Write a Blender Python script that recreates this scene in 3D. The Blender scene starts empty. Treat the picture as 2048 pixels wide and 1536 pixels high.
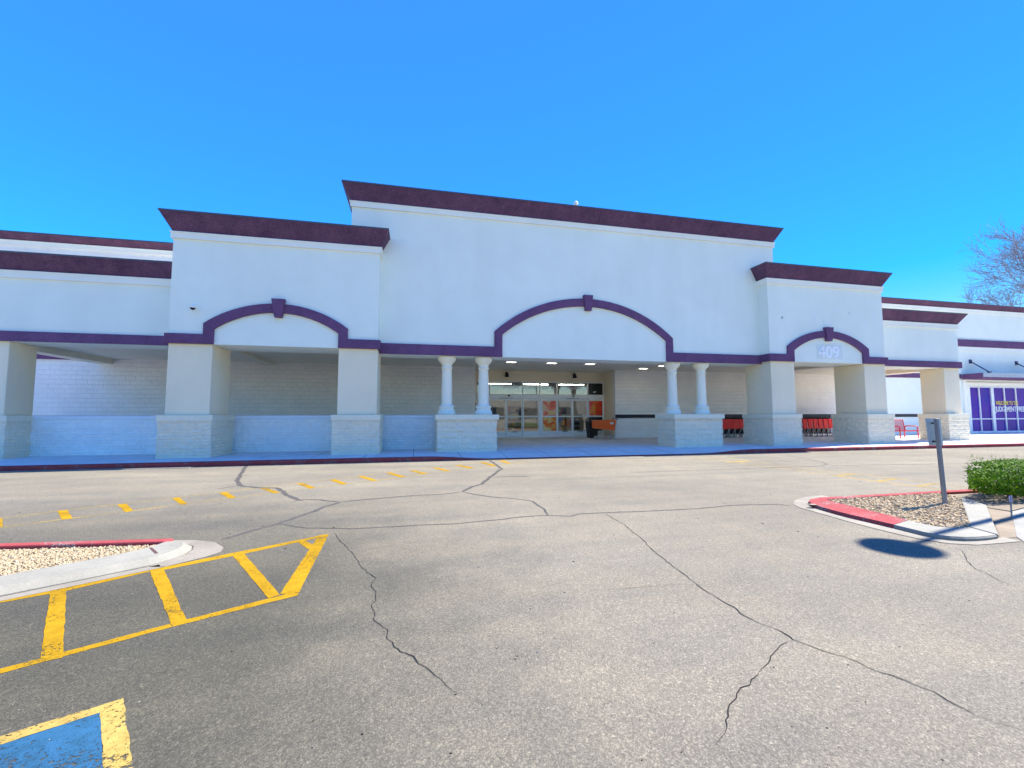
AS_A = (.172, .154, .119); AS_B = (.228, .204, .154)
SUN_E = 3.0; SKY_S = .10; EXPO = 2.15; OZONE = 3.0; SKY_SAT = 1.58
SKY_K = 1.0; SKY_G = 4.3; SKY_ADD = (.12, .0, 0)
import bpy, bmesh, math, random
from mathutils import Vector, Matrix, noise
rnd = random.Random(7)
SC = bpy.context.scene
COL = SC.collection
R = math.radians

# ---------------------------------------------------------------- materials
def new_mat(name):
    m = bpy.data.materials.new(name); m.use_nodes = True
    nt = m.node_tree; b = nt.nodes['Principled BSDF']
    return m, nt, b

def nd(nt, kind, **kw):
    n = nt.nodes.new(kind)
    for k, v in kw.items():
        if k in n.inputs: n.inputs[k].default_value = v
        else: setattr(n, k, v)
    return n

def obj_co(nt):
    return nd(nt, 'ShaderNodeTexCoord').outputs['Object']

def ramp(nt, fac, stops):
    r = nd(nt, 'ShaderNodeValToRGB')
    el = r.color_ramp.elements
    while len(el) < len(stops): el.new(0.5)
    for e, (p, c) in zip(el, stops):
        e.position = p; e.color = (*c, 1) if len(c) == 3 else c
    nt.links.new(fac, r.inputs['Fac'])
    return r.outputs['Color']

def mixc(nt, fac, a, b, mode='MIX'):
    m = nd(nt, 'ShaderNodeMix', data_type='RGBA', blend_type=mode)
    for s, v in ((m.inputs[0], fac), (m.inputs[6], a), (m.inputs[7], b)):
        if hasattr(v, 'is_linked'): nt.links.new(v, s)
        elif isinstance(v, (int, float)): s.default_value = v
        else: s.default_value = (*v, 1)
    return m.outputs[2]

def noise_f(nt, co, scale, detail=4, rough=.55, dist=0.0):
    n = nd(nt, 'ShaderNodeTexNoise', Scale=scale, Detail=detail, Roughness=rough, Distortion=dist)
    nt.links.new(co, n.inputs['Vector'])
    return n.outputs['Fac']

def bump(nt, b, h, strength, dist):
    n = nd(nt, 'ShaderNodeBump', Strength=strength, Distance=dist)
    nt.links.new(h, n.inputs['Height']); nt.links.new(n.outputs['Normal'], b.inputs['Normal'])
    return n

def shade(c, k): return tuple(min(1, x * k) for x in c)

def plain(name, c, rough=.6, metal=0.0, var=.12, scale=6, bscale=60, bstr=.1, bdist=.004, spec=.4, coat=0):
    m, nt, b = new_mat(name)
    co = obj_co(nt)
    f = noise_f(nt, co, scale, 5)
    col = ramp(nt, f, [(.25, shade(c, 1 - var)), (.75, shade(c, 1 + var))])
    nt.links.new(col, b.inputs['Base Color'])
    b.inputs['Roughness'].default_value = rough; b.inputs['Metallic'].default_value = metal
    b.inputs['Specular IOR Level'].default_value = spec
    b.inputs['Coat Weight'].default_value = coat
    if bstr: bump(nt, b, noise_f(nt, co, bscale, 3), bstr, bdist)
    return m

def stucco(name, c, streak=.022, bstr=.4, mot=0):
    # painted stucco: fine sand finish, faint rain streaks and blotches
    m, nt, b = new_mat(name); co = obj_co(nt)
    big = noise_f(nt, co, .6, 5, .6)
    mp = nd(nt, 'ShaderNodeMapping'); mp.inputs['Scale'].default_value = (1.3, 1.3, .22)
    nt.links.new(co, mp.inputs['Vector'])
    st = noise_f(nt, mp.outputs['Vector'], 1.0, 6, .65)
    c1 = ramp(nt, big, [(.3, shade(c, .955)), (.7, shade(c, 1.03))])
    c2 = ramp(nt, st, [(.38, shade((1, 1, 1), 1 - streak)), (.6, (1, 1, 1))])
    cc = mixc(nt, 1.0, c1, c2, 'MULTIPLY')
    if mot:      # sun-faded, chalky paint: uneven patches and sandy speckle
        c3 = ramp(nt, noise_f(nt, co, 2.2, 7, .75, .5), [(.32, (1 - mot, 1 - mot, 1 - mot * .7)), (.7, (1 + mot, 1 + mot * .9, 1 + mot * .7))])
        c4 = ramp(nt, noise_f(nt, co, 26, 4, .8), [(.33, (1 - mot * 1.3,) * 3), (.68, (1 + mot * 1.2,) * 3)])
        cc = mixc(nt, 1, mixc(nt, 1, cc, c3, 'MULTIPLY'), c4, 'MULTIPLY')
    nt.links.new(cc, b.inputs['Base Color'])
    b.inputs['Roughness'].default_value = .85; b.inputs['Specular IOR Level'].default_value = .25
    bump(nt, b, noise_f(nt, co, 55, 5, .7), bstr, .006)
    return m

def cmu(name, c, face=.9, bw=.4, bh=.2):
    # painted concrete block, split faced, laid in running bond
    m, nt, b = new_mat(name); co = obj_co(nt)
    sx = nd(nt, 'ShaderNodeSeparateXYZ'); nt.links.new(co, sx.inputs[0])
    ad = nd(nt, 'ShaderNodeMath', operation='ADD'); nt.links.new(sx.outputs['X'], ad.inputs[0]); nt.links.new(sx.outputs['Y'], ad.inputs[1])
    cb = nd(nt, 'ShaderNodeCombineXYZ'); nt.links.new(ad.outputs[0], cb.inputs[0]); nt.links.new(sx.outputs['Z'], cb.inputs[1])
    br = nd(nt, 'ShaderNodeTexBrick', Scale=1.0)
    br.inputs['Mortar Size'].default_value = .008; br.inputs['Mortar Smooth'].default_value = .5
    br.inputs['Brick Width'].default_value = bw; br.inputs['Row Height'].default_value = bh
    br.inputs['Color1'].default_value = (*shade(c, 1.01), 1); br.inputs['Color2'].default_value = (*shade(c, .98), 1)
    br.inputs['Mortar'].default_value = (*shade(c, .95), 1)
    nt.links.new(cb.outputs[0], br.inputs['Vector'])
    f = noise_f(nt, co, 1.3, 6, .65)
    v = ramp(nt, f, [(.3, (.9, .9, .9)), (.7, (1, 1, 1))])
    nt.links.new(mixc(nt, 1, br.outputs['Color'], v, 'MULTIPLY'), b.inputs['Base Color'])
    b.inputs['Roughness'].default_value = .8; b.inputs['Specular IOR Level'].default_value = .3
    n1 = noise_f(nt, co, 14, 6, .65, .4)
    mm = nd(nt, 'ShaderNodeMath', operation='MULTIPLY'); mm.inputs[1].default_value = -.8
    nt.links.new(br.outputs['Fac'], mm.inputs[0])
    a2 = nd(nt, 'ShaderNodeMath', operation='ADD'); nt.links.new(mm.outputs[0], a2.inputs[0]); nt.links.new(n1, a2.inputs[1])
    bump(nt, b, a2.outputs[0], face, .03)
    return m

def asphalt():
    m, nt, b = new_mat('worn_asphalt'); co = obj_co(nt)
    big = noise_f(nt, co, .22, 5, .6, .6)
    mid = noise_f(nt, co, 1.4, 5, .62, .3)
    mp = nd(nt, 'ShaderNodeMapping'); mp.inputs['Scale'].default_value = (.12, 1.3, 1)
    nt.links.new(co, mp.inputs['Vector'])
    tracks = noise_f(nt, mp.outputs['Vector'], 1.0, 5, .6)
    c1 = ramp(nt, big, [(.32, AS_A), (.68, AS_B)])
    c2 = ramp(nt, mid, [(.3, (.90, .91, .93)), (.7, (1.06, 1.04, 1.0))])
    c3 = ramp(nt, tracks, [(.30, (.82, .84, .88)), (.58, (1.03, 1.02, 1.0))])
    col = mixc(nt, 1, mixc(nt, 1, c1, c2, 'MULTIPLY'), c3, 'MULTIPLY')
    # the newer, darker patch of paving under the hatched zone and the stall
    sx = nd(nt, 'ShaderNodeSeparateXYZ'); nt.links.new(co, sx.inputs[0])
    wob = nd(nt, 'ShaderNodeMath', operation='MULTIPLY_ADD'); nt.links.new(mid, wob.inputs[0]); wob.inputs[1].default_value = 1.6
    nt.links.new(sx.outputs['X'], wob.inputs[2])
    mr = nd(nt, 'ShaderNodeMapRange'); mr.inputs['From Min'].default_value = 2.2; mr.inputs['From Max'].default_value = -.3
    nt.links.new(wob.outputs[0], mr.inputs['Value'])
    my = nd(nt, 'ShaderNodeMapRange'); my.inputs['From Min'].default_value = 9.5; my.inputs['From Max'].default_value = 4.0
    nt.links.new(sx.outputs['Y'], my.inputs['Value'])
    mk = nd(nt, 'ShaderNodeMath', operation='MULTIPLY'); nt.links.new(mr.outputs[0], mk.inputs[0]); nt.links.new(my.outputs[0], mk.inputs[1])
    col = mixc(nt, mk.outputs[0], col, mixc(nt, 1, col, (.42, .44, .43), 'MULTIPLY'))
    # aggregate
    vo = nd(nt, 'ShaderNodeTexVoronoi', Scale=150.0); nt.links.new(co, vo.inputs['Vector'])
    bw = nd(nt, 'ShaderNodeRGBToBW'); nt.links.new(vo.outputs['Color'], bw.inputs[0])
    st = ramp(nt, bw.outputs[0], [(.0, (.60, .60, .61)), (.35, (.88, .88, .88)), (.62, (1.05, 1.05, 1.03)), (.84, (1.5, 1.48, 1.42))])
    vo2 = nd(nt, 'ShaderNodeTexVoronoi', Scale=75.0); nt.links.new(co, vo2.inputs['Vector'])
    bw2 = nd(nt, 'ShaderNodeRGBToBW'); nt.links.new(vo2.outputs['Color'], bw2.inputs[0])
    st2 = ramp(nt, bw2.outputs[0], [(.0, (.80, .80, .80)), (.25, (.96, .96, .96)), (.75, (1.02, 1.02, 1.02)), (.9, (1.3, 1.28, 1.24))])
    col = mixc(nt, 1, mixc(nt, .95, col, st, 'MULTIPLY'), st2, 'MULTIPLY')
    nt.links.new(col, b.inputs['Base Color'])
    b.inputs['Roughness'].default_value = .92; b.inputs['Specular IOR Level'].default_value = .15
    h = nd(nt, 'ShaderNodeMath', operation='ADD'); nt.links.new(bw.outputs[0], h.inputs[0]); nt.links.new(noise_f(nt, co, 240, 2), h.inputs[1])
    bump(nt, b, h.outputs[0], .55, .006)
    return m

def paint(name, c, wear=.10, under=None, tint=.14):
    # road paint: worn through in specks and scuffs, so the paving below shows
    m, nt, b = new_mat(name); co = obj_co(nt)
    n1 = noise_f(nt, co, 42, 6, .78); n2 = noise_f(nt, co, 2.6, 4, .6); n3 = noise_f(nt, co, 1.3, 3, .5); n4 = noise_f(nt, co, 11, 4, .7)
    cc = ramp(nt, n3, [(.3, shade(c, 1 - tint)), (.7, shade(c, 1 + tint))])
    cc = mixc(nt, 1, cc, ramp(nt, n4, [(.3, (.80, .78, .72)), (.62, (1.05, 1.05, 1.05))]), 'MULTIPLY')
    nt.links.new(cc, b.inputs['Base Color'])
    b.inputs['Roughness'].default_value = .9; b.inputs['Specular IOR Level'].default_value = .08
    bump(nt, b, noise_f(nt, co, 120, 3), .6, .005)
    a = nd(nt, 'ShaderNodeMath', operation='MULTIPLY_ADD'); nt.links.new(n2, a.inputs[0]); a.inputs[1].default_value = .55; nt.links.new(n1, a.inputs[2])
    t = .56 + wear
    if under:
        nt.links.new(mixc(nt, ramp(nt, a.outputs[0], [(t, (0, 0, 0)), (t + .05, (1, 1, 1))]), under, cc), b.inputs['Base Color'])
        return m
    mr = nd(nt, 'ShaderNodeMapRange'); mr.inputs['From Min'].default_value = t; mr.inputs['From Max'].default_value = t + .05; nt.links.new(a.outputs[0], mr.inputs['Value'])
    tr = nd(nt, 'ShaderNodeBsdfTransparent'); mx = nd(nt, 'ShaderNodeMixShader')
    nt.links.new(mr.outputs[0], mx.inputs[0]); nt.links.new(tr.outputs[0], mx.inputs[1]); nt.links.new(b.outputs[0], mx.inputs[2])
    nt.links.new(mx.outputs[0], nt.nodes['Material Output'].inputs['Surface'])
    return m

def concrete(name, c, joints=None, rough=.85, stain=.18):
    m, nt, b = new_mat(name); co = obj_co(nt)
    f = noise_f(nt, co, 1.6, 7, .68, .3)
    f2 = noise_f(nt, co, 45, 4, .7)
    col = mixc(nt, 1, ramp(nt, f, [(.28, shade(c, 1 - stain)), (.7, shade(c, 1 + stain * .4))]), ramp(nt, f2, [(.3, (.85, .85, .84)), (.7, (1.06, 1.06, 1.05))]), 'MULTIPLY')
    if joints:
        br = nd(nt, 'ShaderNodeTexBrick', Scale=1.0, offset=0.0)
        br.inputs['Mortar Size'].default_value = .012; br.inputs['Brick Width'].default_value = joints; br.inputs['Row Height'].default_value = joints
        br.inputs['Color1'].default_value = br.inputs['Color2'].default_value = (1, 1, 1, 1); br.inputs['Mortar'].default_value = (.45, .44, .42, 1)
        nt.links.new(co, br.inputs['Vector'])
        col = mixc(nt, 1, col, br.outputs['Color'], 'MULTIPLY')
    nt.links.new(col, b.inputs['Base Color'])
    b.inputs['Roughness'].default_value = rough; b.inputs['Specular IOR Level'].default_value = .3
    bump(nt, b, f2, .4, .004)
    return m

def island_random(name, cols, rough=.7, trans=0.0):
    m, nt, b = new_mat(name)
    g = nd(nt, 'ShaderNodeNewGeometry')
    n = len(cols)
    c = ramp(nt, g.outputs['Random Per Island'], [(i / (n - 1), cc) for i, cc in enumerate(cols)])
    nt.links.new(c, b.inputs['Base Color']); b.inputs['Roughness'].default_value = rough; b.inputs['Specular IOR Level'].default_value = .12
    if trans:
        t = nd(nt, 'ShaderNodeBsdfTranslucent'); nt.links.new(c, t.inputs['Color'])
        mx = nd(nt, 'ShaderNodeMixShader', Fac=trans)
        nt.links.new(b.outputs[0], mx.inputs[1]); nt.links.new(t.outputs[0], mx.inputs[2])
        nt.links.new(mx.outputs[0], nt.nodes['Material Output'].inputs['Surface'])
    return m

def glass(name, tint=(.75, .8, .8), base=.10):
    m, nt, b = new_mat(name); nt.nodes.remove(b)
    tr = nd(nt, 'ShaderNodeBsdfTransparent', Color=(*tint, 1)); gl = nd(nt, 'ShaderNodeBsdfGlossy', Roughness=.02)
    co = obj_co(nt)
    fr = nd(nt, 'ShaderNodeFresnel', IOR=1.55)
    a = nd(nt, 'ShaderNodeMath', operation='ADD'); a.inputs[1].default_value = base; nt.links.new(fr.outputs[0], a.inputs[0])
    bp = nd(nt, 'ShaderNodeBump', Strength=.06, Distance=.02); nt.links.new(noise_f(nt, co, 1.2, 2), bp.inputs['Height'])
    nt.links.new(bp.outputs[0], gl.inputs['Normal'])
    mx = nd(nt, 'ShaderNodeMixShader'); nt.links.new(a.outputs[0], mx.inputs[0]); nt.links.new(tr.outputs[0], mx.inputs[1]); nt.links.new(gl.outputs[0], mx.inputs[2])
    nt.links.new(mx.outputs[0], nt.nodes['Material Output'].inputs['Surface'])
    return m

def lamp_mat(name, c, s):
    m, nt, b = new_mat(name)
    b.inputs['Base Color'].default_value = (*c, 1); b.inputs['Emission Color'].default_value = (*c, 1); b.inputs['Emission Strength'].default_value = s
    return m

def poster(name, stops, scale, seed=0.0, gloss=.25):
    m, nt, b = new_mat(name); co = obj_co(nt)
    mp = nd(nt, 'ShaderNodeMapping'); mp.inputs['Location'].default_value = (seed, seed * .7, seed * .3); nt.links.new(co, mp.inputs['Vector'])
    f = noise_f(nt, mp.outputs[0], scale, 2.5, .5, .9)
    nt.links.new(ramp(nt, f, stops), b.inputs['Base Color']); b.inputs['Roughness'].default_value = gloss
    return m

# ---------------------------------------------------------------- mesh helper
class MB:
    def __init__(s): s.v = []; s.f = []
    def add(s, vs, fs):
        o = len(s.v); s.v += [tuple(p) for p in vs]; s.f += [tuple(i + o for i in f) for f in fs]; return s
    def quad(s, *p): return s.add(p, [tuple(range(len(p)))])
    def box(s, x0, x1, y0, y1, z0, z1):
        return s.add([(x0, y0, z0), (x1, y0, z0), (x1, y1, z0), (x0, y1, z0), (x0, y0, z1), (x1, y0, z1), (x1, y1, z1), (x0, y1, z1)],
                     [(0, 3, 2, 1), (4, 5, 6, 7), (0, 1, 5, 4), (1, 2, 6, 5), (2, 3, 7, 6), (3, 0, 4, 7)])
    def hexa(s, lo, hi):
        n = len(lo); fs = [tuple(reversed(range(n))), tuple(range(n, 2 * n))] + [(i, (i + 1) % n, n + (i + 1) % n, n + i) for i in range(n)]
        return s.add(list(lo) + list(hi), fs)
    def prism_y(s, poly, y0, y1):      # polygon in x,z counter-clockwise seen from -y
        return s.hexa([(x, y1, z) for x, z in poly], [(x, y0, z) for x, z in poly])
    def prism_z(s, poly, z0, z1):
        return s.hexa([(x, y, z0) for x, y in poly], [(x, y, z1) for x, y in poly])
    def lathe(s, prof, cx, cy, n=32, close=True):
        vs = [(cx + r * math.cos(2 * math.pi * k / n), cy + r * math.sin(2 * math.pi * k / n), z) for r, z in prof for k in range(n)]
        fs = [(i * n + k, i * n + (k + 1) % n, (i + 1) * n + (k + 1) % n, (i + 1) * n + k) for i in range(len(prof) - 1) for k in range(n)]
        if close: fs += [tuple(reversed(range(n))), tuple(range((len(prof) - 1) * n, len(prof) * n))]
        return s.add(vs, fs)
    def tube(s, pts, r, n=8, cap=True):
        pts = [Vector(p) for p in pts]; rs = r if isinstance(r, (list, tuple)) else [r] * len(pts)
        vs = []; ref = None
        for i, p in enumerate(pts):
            d = (pts[min(i + 1, len(pts) - 1)] - pts[max(i - 1, 0)]).normalized()
            if ref is None: ref = Vector((0, 0, 1)) if abs(d.z) < .9 else Vector((1, 0, 0))
            a = d.cross(ref).normalized(); b = d.cross(a).normalized(); ref = a.cross(d)
            for k in range(n):
                t = 2 * math.pi * k / n; vs.append(p + (a * math.cos(t) + b * math.sin(t)) * rs[i])
        fs = [(i * n + k, i * n + (k + 1) % n, (i + 1) * n + (k + 1) % n, (i + 1) * n + k) for i in range(len(pts) - 1) for k in range(n)]
        if cap: fs += [tuple(reversed(range(n))), tuple(range((len(pts) - 1) * n, len(pts) * n))]
        return s.add(vs, fs)
    def strip(s, pts, w, z):           # flat ribbon on the ground
        P = [Vector((x, y)) for x, y in pts]; L = []; Rr = []
        ws = w if isinstance(w, list) else [w] * len(P)
        for i, p in enumerate(P):
            d = P[min(i + 1, len(P) - 1)] - P[max(i - 1, 0)]
            d = d.normalized() if d.length > 1e-6 else Vector((1, 0)); q = Vector((-d.y, d.x)) * ws[i] / 2
            L.append((p.x + q.x, p.y + q.y, z)); Rr.append((p.x - q.x, p.y - q.y, z))
        n = len(P)
        return s.add(Rr + L, [(i, i + 1, n + i + 1, n + i) for i in range(n - 1)])

ORG = {}
def tag(o, label=None, cat=None, group=None, kind=None):
    if label: o['label'] = label
    if cat: o['category'] = cat
    if group: o['group'] = group
    if kind: o['kind'] = kind
    return o

def build(m, name, mat, parent=None, smooth=False, bevel=0, world=True):
    me = bpy.data.meshes.new(name); me.from_pydata(m.v, [], m.f); me.update()
    bm = bmesh.new(); bm.from_mesh(me); bmesh.ops.recalc_face_normals(bm, faces=bm.faces); bm.to_mesh(me); bm.free()
    if smooth:
        for p in me.polygons: p.use_smooth = True
    me.materials.append(mat)
    o = bpy.data.objects.new(name, me); COL.objects.link(o)
    org = Vector((0, 0, 0))
    if parent:
        o.parent = parent
        if world:
            o.location = -ORG.get(parent.name, Vector()); 
    ORG[o.name] = Vector((0, 0, 0))
    if bevel:
        bv = o.modifiers.new('edge', 'BEVEL'); bv.width = bevel; bv.segments = 2; bv.limit_method = 'ANGLE'; bv.angle_limit = R(40)
    return o

def thing(name, loc, label, cat, group=None, rotz=0):
    o = bpy.data.objects.new(name, None); COL.objects.link(o); o.location = loc; o.rotation_euler = (0, 0, rotz)
    ORG[o.name] = Vector(loc); o.empty_display_size = .3
    return tag(o, label, cat, group)

def copy_tree(o, parent=None):
    c = o.copy(); COL.objects.link(c)
    if parent: c.parent = parent
    for ch in o.children: copy_tree(ch, c)
    return c

def text_obj(body, size, name, mat, parent, x, y, z, extrude=.003, align='LEFT', bold=0.0, xs=1.0):
    cu = bpy.data.curves.new('lettering', 'FONT'); cu.body = body; cu.size = size; cu.extrude = extrude; cu.align_x = align; cu.offset = bold
    t = bpy.data.objects.new('lettering', cu); COL.objects.link(t)
    bpy.context.view_layer.update()
    me = bpy.data.meshes.new_from_object(t.evaluated_get(bpy.context.evaluated_depsgraph_get()))
    bpy.data.objects.remove(t); bpy.data.curves.remove(cu)
    me.transform(Matrix.Translation((x, y, z)) @ Matrix.Rotation(R(90), 4, 'X') @ Matrix.Diagonal((xs, 1, 1, 1)))
    me.materials.clear(); me.materials.append(mat); me.name = name
    o = bpy.data.objects.new(name, me); COL.objects.link(o); o.parent = parent; o.location = -ORG.get(parent.name, Vector()); ORG[o.name] = Vector()
    return o

# ---------------------------------------------------------------- camera, light
cam = bpy.data.cameras.new('camera'); co = bpy.data.objects.new('camera', cam); COL.objects.link(co)
F = 870.0; pitch = math.atan(61 / F); yaw = R(12.66); roll = R(-.105)
f = Vector((math.sin(yaw) * math.cos(pitch), math.cos(yaw) * math.cos(pitch), math.sin(pitch)))
r = Vector((math.cos(yaw), -math.sin(yaw), 0)); u = r.cross(f)
r2 = r * math.cos(roll) + u * math.sin(roll); u2 = -r * math.sin(roll) + u * math.cos(roll)
mw = Matrix((r2, u2, -f)).transposed().to_4x4(); mw.translation = (0, 0, 1.45)
co.matrix_world = mw
cam.sensor_width = 36; cam.sensor_fit = 'HORIZONTAL'; cam.lens = 36 * F / 2048; cam.clip_start = .05; cam.clip_end = 3000
SC.camera = co

SUN_EL = 48.9; SUN_AZ = 77.0      # azimuth from +Y towards +X
sd = bpy.data.lights.new('sun', 'SUN'); sd.energy = SUN_E; sd.angle = R(.55); sd.color = (1.0, .955, .89)
so = bpy.data.objects.new('sun', sd); COL.objects.link(so)
sv = Vector((math.sin(R(SUN_AZ)) * math.cos(R(SUN_EL)), math.cos(R(SUN_AZ)) * math.cos(R(SUN_EL)), math.sin(R(SUN_EL))))
so.rotation_euler = sv.to_track_quat('Z', 'Y').to_euler(); so.location = (30, 0, 40)

w = bpy.data.worlds.new('World'); SC.world = w; w.use_nodes = True
nt = w.node_tree; bg = nt.nodes['Background']
sky = nt.nodes.new('ShaderNodeTexSky'); sky.sky_type = 'NISHITA'; sky.sun_disc = False
sky.sun_elevation = R(SUN_EL); sky.sun_rotation = R(SUN_AZ); sky.air_density = 1.0; sky.dust_density = 0.0; sky.ozone_density = OZONE
# soften the glare round the sun's side of the sky, then deepen its blue
vm = nt.nodes.new('ShaderNodeVectorMath'); vm.operation = 'MULTIPLY_ADD'; vm.inputs[1].default_value = (SKY_K,) * 3; vm.inputs[2].default_value = (1, 1, 1)
vd = nt.nodes.new('ShaderNodeVectorMath'); vd.operation = 'DIVIDE'
vs_ = nt.nodes.new('ShaderNodeVectorMath'); vs_.operation = 'SCALE'; vs_.inputs['Scale'].default_value = SKY_G
va = nt.nodes.new('ShaderNodeVectorMath'); va.operation = 'ADD'; va.inputs[1].default_value = SKY_ADD
sp_ = nt.nodes.new('ShaderNodeSeparateXYZ'); nt.links.new(sky.outputs[0], sp_.inputs[0]); cb_ = nt.nodes.new('ShaderNodeCombineXYZ')
for i_ in range(3): nt.links.new(sp_.outputs['Z'], cb_.inputs[i_])
nt.links.new(cb_.outputs[0], vm.inputs[0]); nt.links.new(sky.outputs[0], vd.inputs[0]); nt.links.new(vm.outputs[0], vd.inputs[1]); nt.links.new(vd.outputs[0], vs_.inputs[0])
sk_ = nt.nodes.new('ShaderNodeSeparateXYZ'); nt.links.new(vs_.outputs[0], sk_.inputs[0]); kb_ = nt.nodes.new('ShaderNodeCombineXYZ')
for i_ in range(3): nt.links.new(sk_.outputs['Z'], kb_.inputs[i_])
ma_ = nt.nodes.new('ShaderNodeVectorMath'); ma_.operation = 'SCALE'; ma_.inputs['Scale'].default_value = 1 - SKY_SAT; nt.links.new(kb_.outputs[0], ma_.inputs[0])
mb_ = nt.nodes.new('ShaderNodeVectorMath'); mb_.operation = 'MULTIPLY_ADD'; mb_.inputs[1].default_value = (SKY_SAT,) * 3; nt.links.new(vs_.outputs[0], mb_.inputs[0]); nt.links.new(ma_.outputs[0], mb_.inputs[2])
mc_ = nt.nodes.new('ShaderNodeVectorMath'); mc_.operation = 'MAXIMUM'; nt.links.new(mb_.outputs[0], mc_.inputs[0]); nt.links.new(mc_.outputs[0], va.inputs[0])
nt.links.new(va.outputs[0], bg.inputs['Color'])
bg.inputs['Strength'].default_value = SKY_S
SC.view_settings.view_transform = 'Standard'; SC.view_settings.look = 'None'; SC.view_settings.exposure = EXPO; SC.view_settings.gamma = 1.0
SC.cycles.max_bounces = 10; SC.cycles.transparent_max_bounces = 16
HATCH = [[(-0.993,5.779),(-1.835,5.233),(-1.792,5.114),(-1.087,5.624)],[(-1.835,5.233),(-2.333,4.878),(-2.292,4.794),(-1.792,5.114)],[(-2.333,4.878),(-2.421,4.857),(-2.372,4.792),(-2.292,4.794)],[(-2.421,4.857),(-2.843,4.516),(-2.778,4.437),(-2.372,4.792)],[(-2.843,4.516),(-3.154,4.323),(-3.112,4.267),(-2.778,4.437)],[(-2.296,3.182),(-1.633,3.585),(-1.598,3.529),(-2.252,3.123)],[(-1.633,3.585),(-0.914,3.993),(-0.892,3.902),(-1.598,3.529)],[(-1.104,5.737),(-0.993,5.779),(-0.897,3.923),(-1.042,3.966)],[(-2.916,4.458),(-2.827,4.49),(-2.035,3.238),(-2.139,3.224)],[(-2.396,4.825),(-2.278,4.825),(-1.541,3.598),(-1.623,3.564)],[(-1.837,5.174),(-1.757,5.241),(-1.036,3.945),(-1.105,3.892)],[(-1.298,5.527),(-1.234,5.574),(-1.033,5.253),(-1.093,5.175)]]
STALL_Y = [[(-1.807,2.53),(-1.438,2.72),(-1.476,2.618),(-1.76,2.468)],[(-1.438,2.72),(-1.112,2.195),(-1.231,2.222),(-1.476,2.618)]]
STALL_B = [[(-1.76,2.468),(-1.476,2.618),(-1.231,2.222),(-1.646,2.317)]]
LANE_NEAR = [(-5.213,7.064),(-4.782,7.416),(-4.255,7.788),(-3.638,8.222),(-3.042,8.654),(-2.428,9.028),(-1.912,9.413),(-1.362,9.832),(-0.774,10.17),(-0.195,10.575),(0.369,11.045),(0.903,11.454),(1.581,11.882),(2.308,12.233),(3.311,13.041),(4.197,13.61)]
LANE_FAR = [(-5.672,7.675),(-5.262,8.082),(-4.68,8.424),(-4.108,8.855),(-3.551,9.274),(-3.017,9.695),(-2.408,10.104),(-1.824,10.537),(-1.257,10.914),(-0.649,11.451),(-0.068,11.757),(0.523,12.254),(1.189,12.631),(1.967,13.22),(2.686,13.653),(3.457,14.072)]
TICKS = [[(-5.275,8.085),(-5.168,8.121),(-4.668,7.441),(-4.761,7.391)],[(-4.694,8.427),(-4.573,8.455),(-4.14,7.821),(-4.195,7.738)],[(-4.122,8.859),(-4.029,8.902),(-3.584,8.209),(-3.658,8.157)],[(-3.535,9.233),(-3.423,9.299),(-3.026,8.634),(-3.106,8.573)],[(-3.017,9.695),(-2.904,9.731),(-2.423,9.008),(-2.504,8.937)],[(-2.409,10.08),(-2.278,10.12),(-1.893,9.43),(-1.976,9.347)],[(-1.826,10.485),(-1.721,10.566),(-1.341,9.804),(-1.429,9.71)],[(-1.297,10.924),(-1.169,10.981),(-0.756,10.166),(-0.878,10.118)],[(-0.689,11.427),(-0.546,11.459),(-0.176,10.628),(-0.29,10.541)],[(-0.11,11.697),(0.019,11.736),(0.369,11.045),(0.223,10.985)],[(0.497,12.182),(0.637,12.227),(0.949,11.478),(0.812,11.406)],[(1.141,12.643),(1.293,12.693),(1.636,11.947),(1.481,11.829)],[(1.935,13.18),(2.1,13.237),(2.339,12.268),(2.176,12.181)],[(2.623,13.616),(2.748,13.691),(2.849,12.769),(2.706,12.71)],[(-5.767,7.697),(-5.649,7.68),(-5.218,7.109),(-5.308,7.094)]]
FADE_A = [(9.226,13.255),(9.326,11.665),(9.551,10.372),(9.629,9.233),(9.709,8.403),(9.731,7.525),(9.839,6.869),(9.889,6.453),(9.962,5.96)]
FADE_B = [(9.924,13.353),(10.065,11.614),(10.139,10.897),(10.199,10.146),(10.186,9.247),(10.452,8.483),(10.566,7.721),(10.657,6.999),(10.648,6.41),(10.711,5.89)]
FADE_T = [[(9.283,11.675),(10.128,11.686),(10.037,11.492),(9.199,11.445)],[(9.768,8.491),(10.451,8.589),(10.424,8.49),(9.696,8.356)],[(9.865,7.643),(10.527,7.753),(10.527,7.662),(9.791,7.51)],[(9.899,6.91),(10.658,7.039),(10.628,6.967),(9.85,6.811)]]
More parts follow.
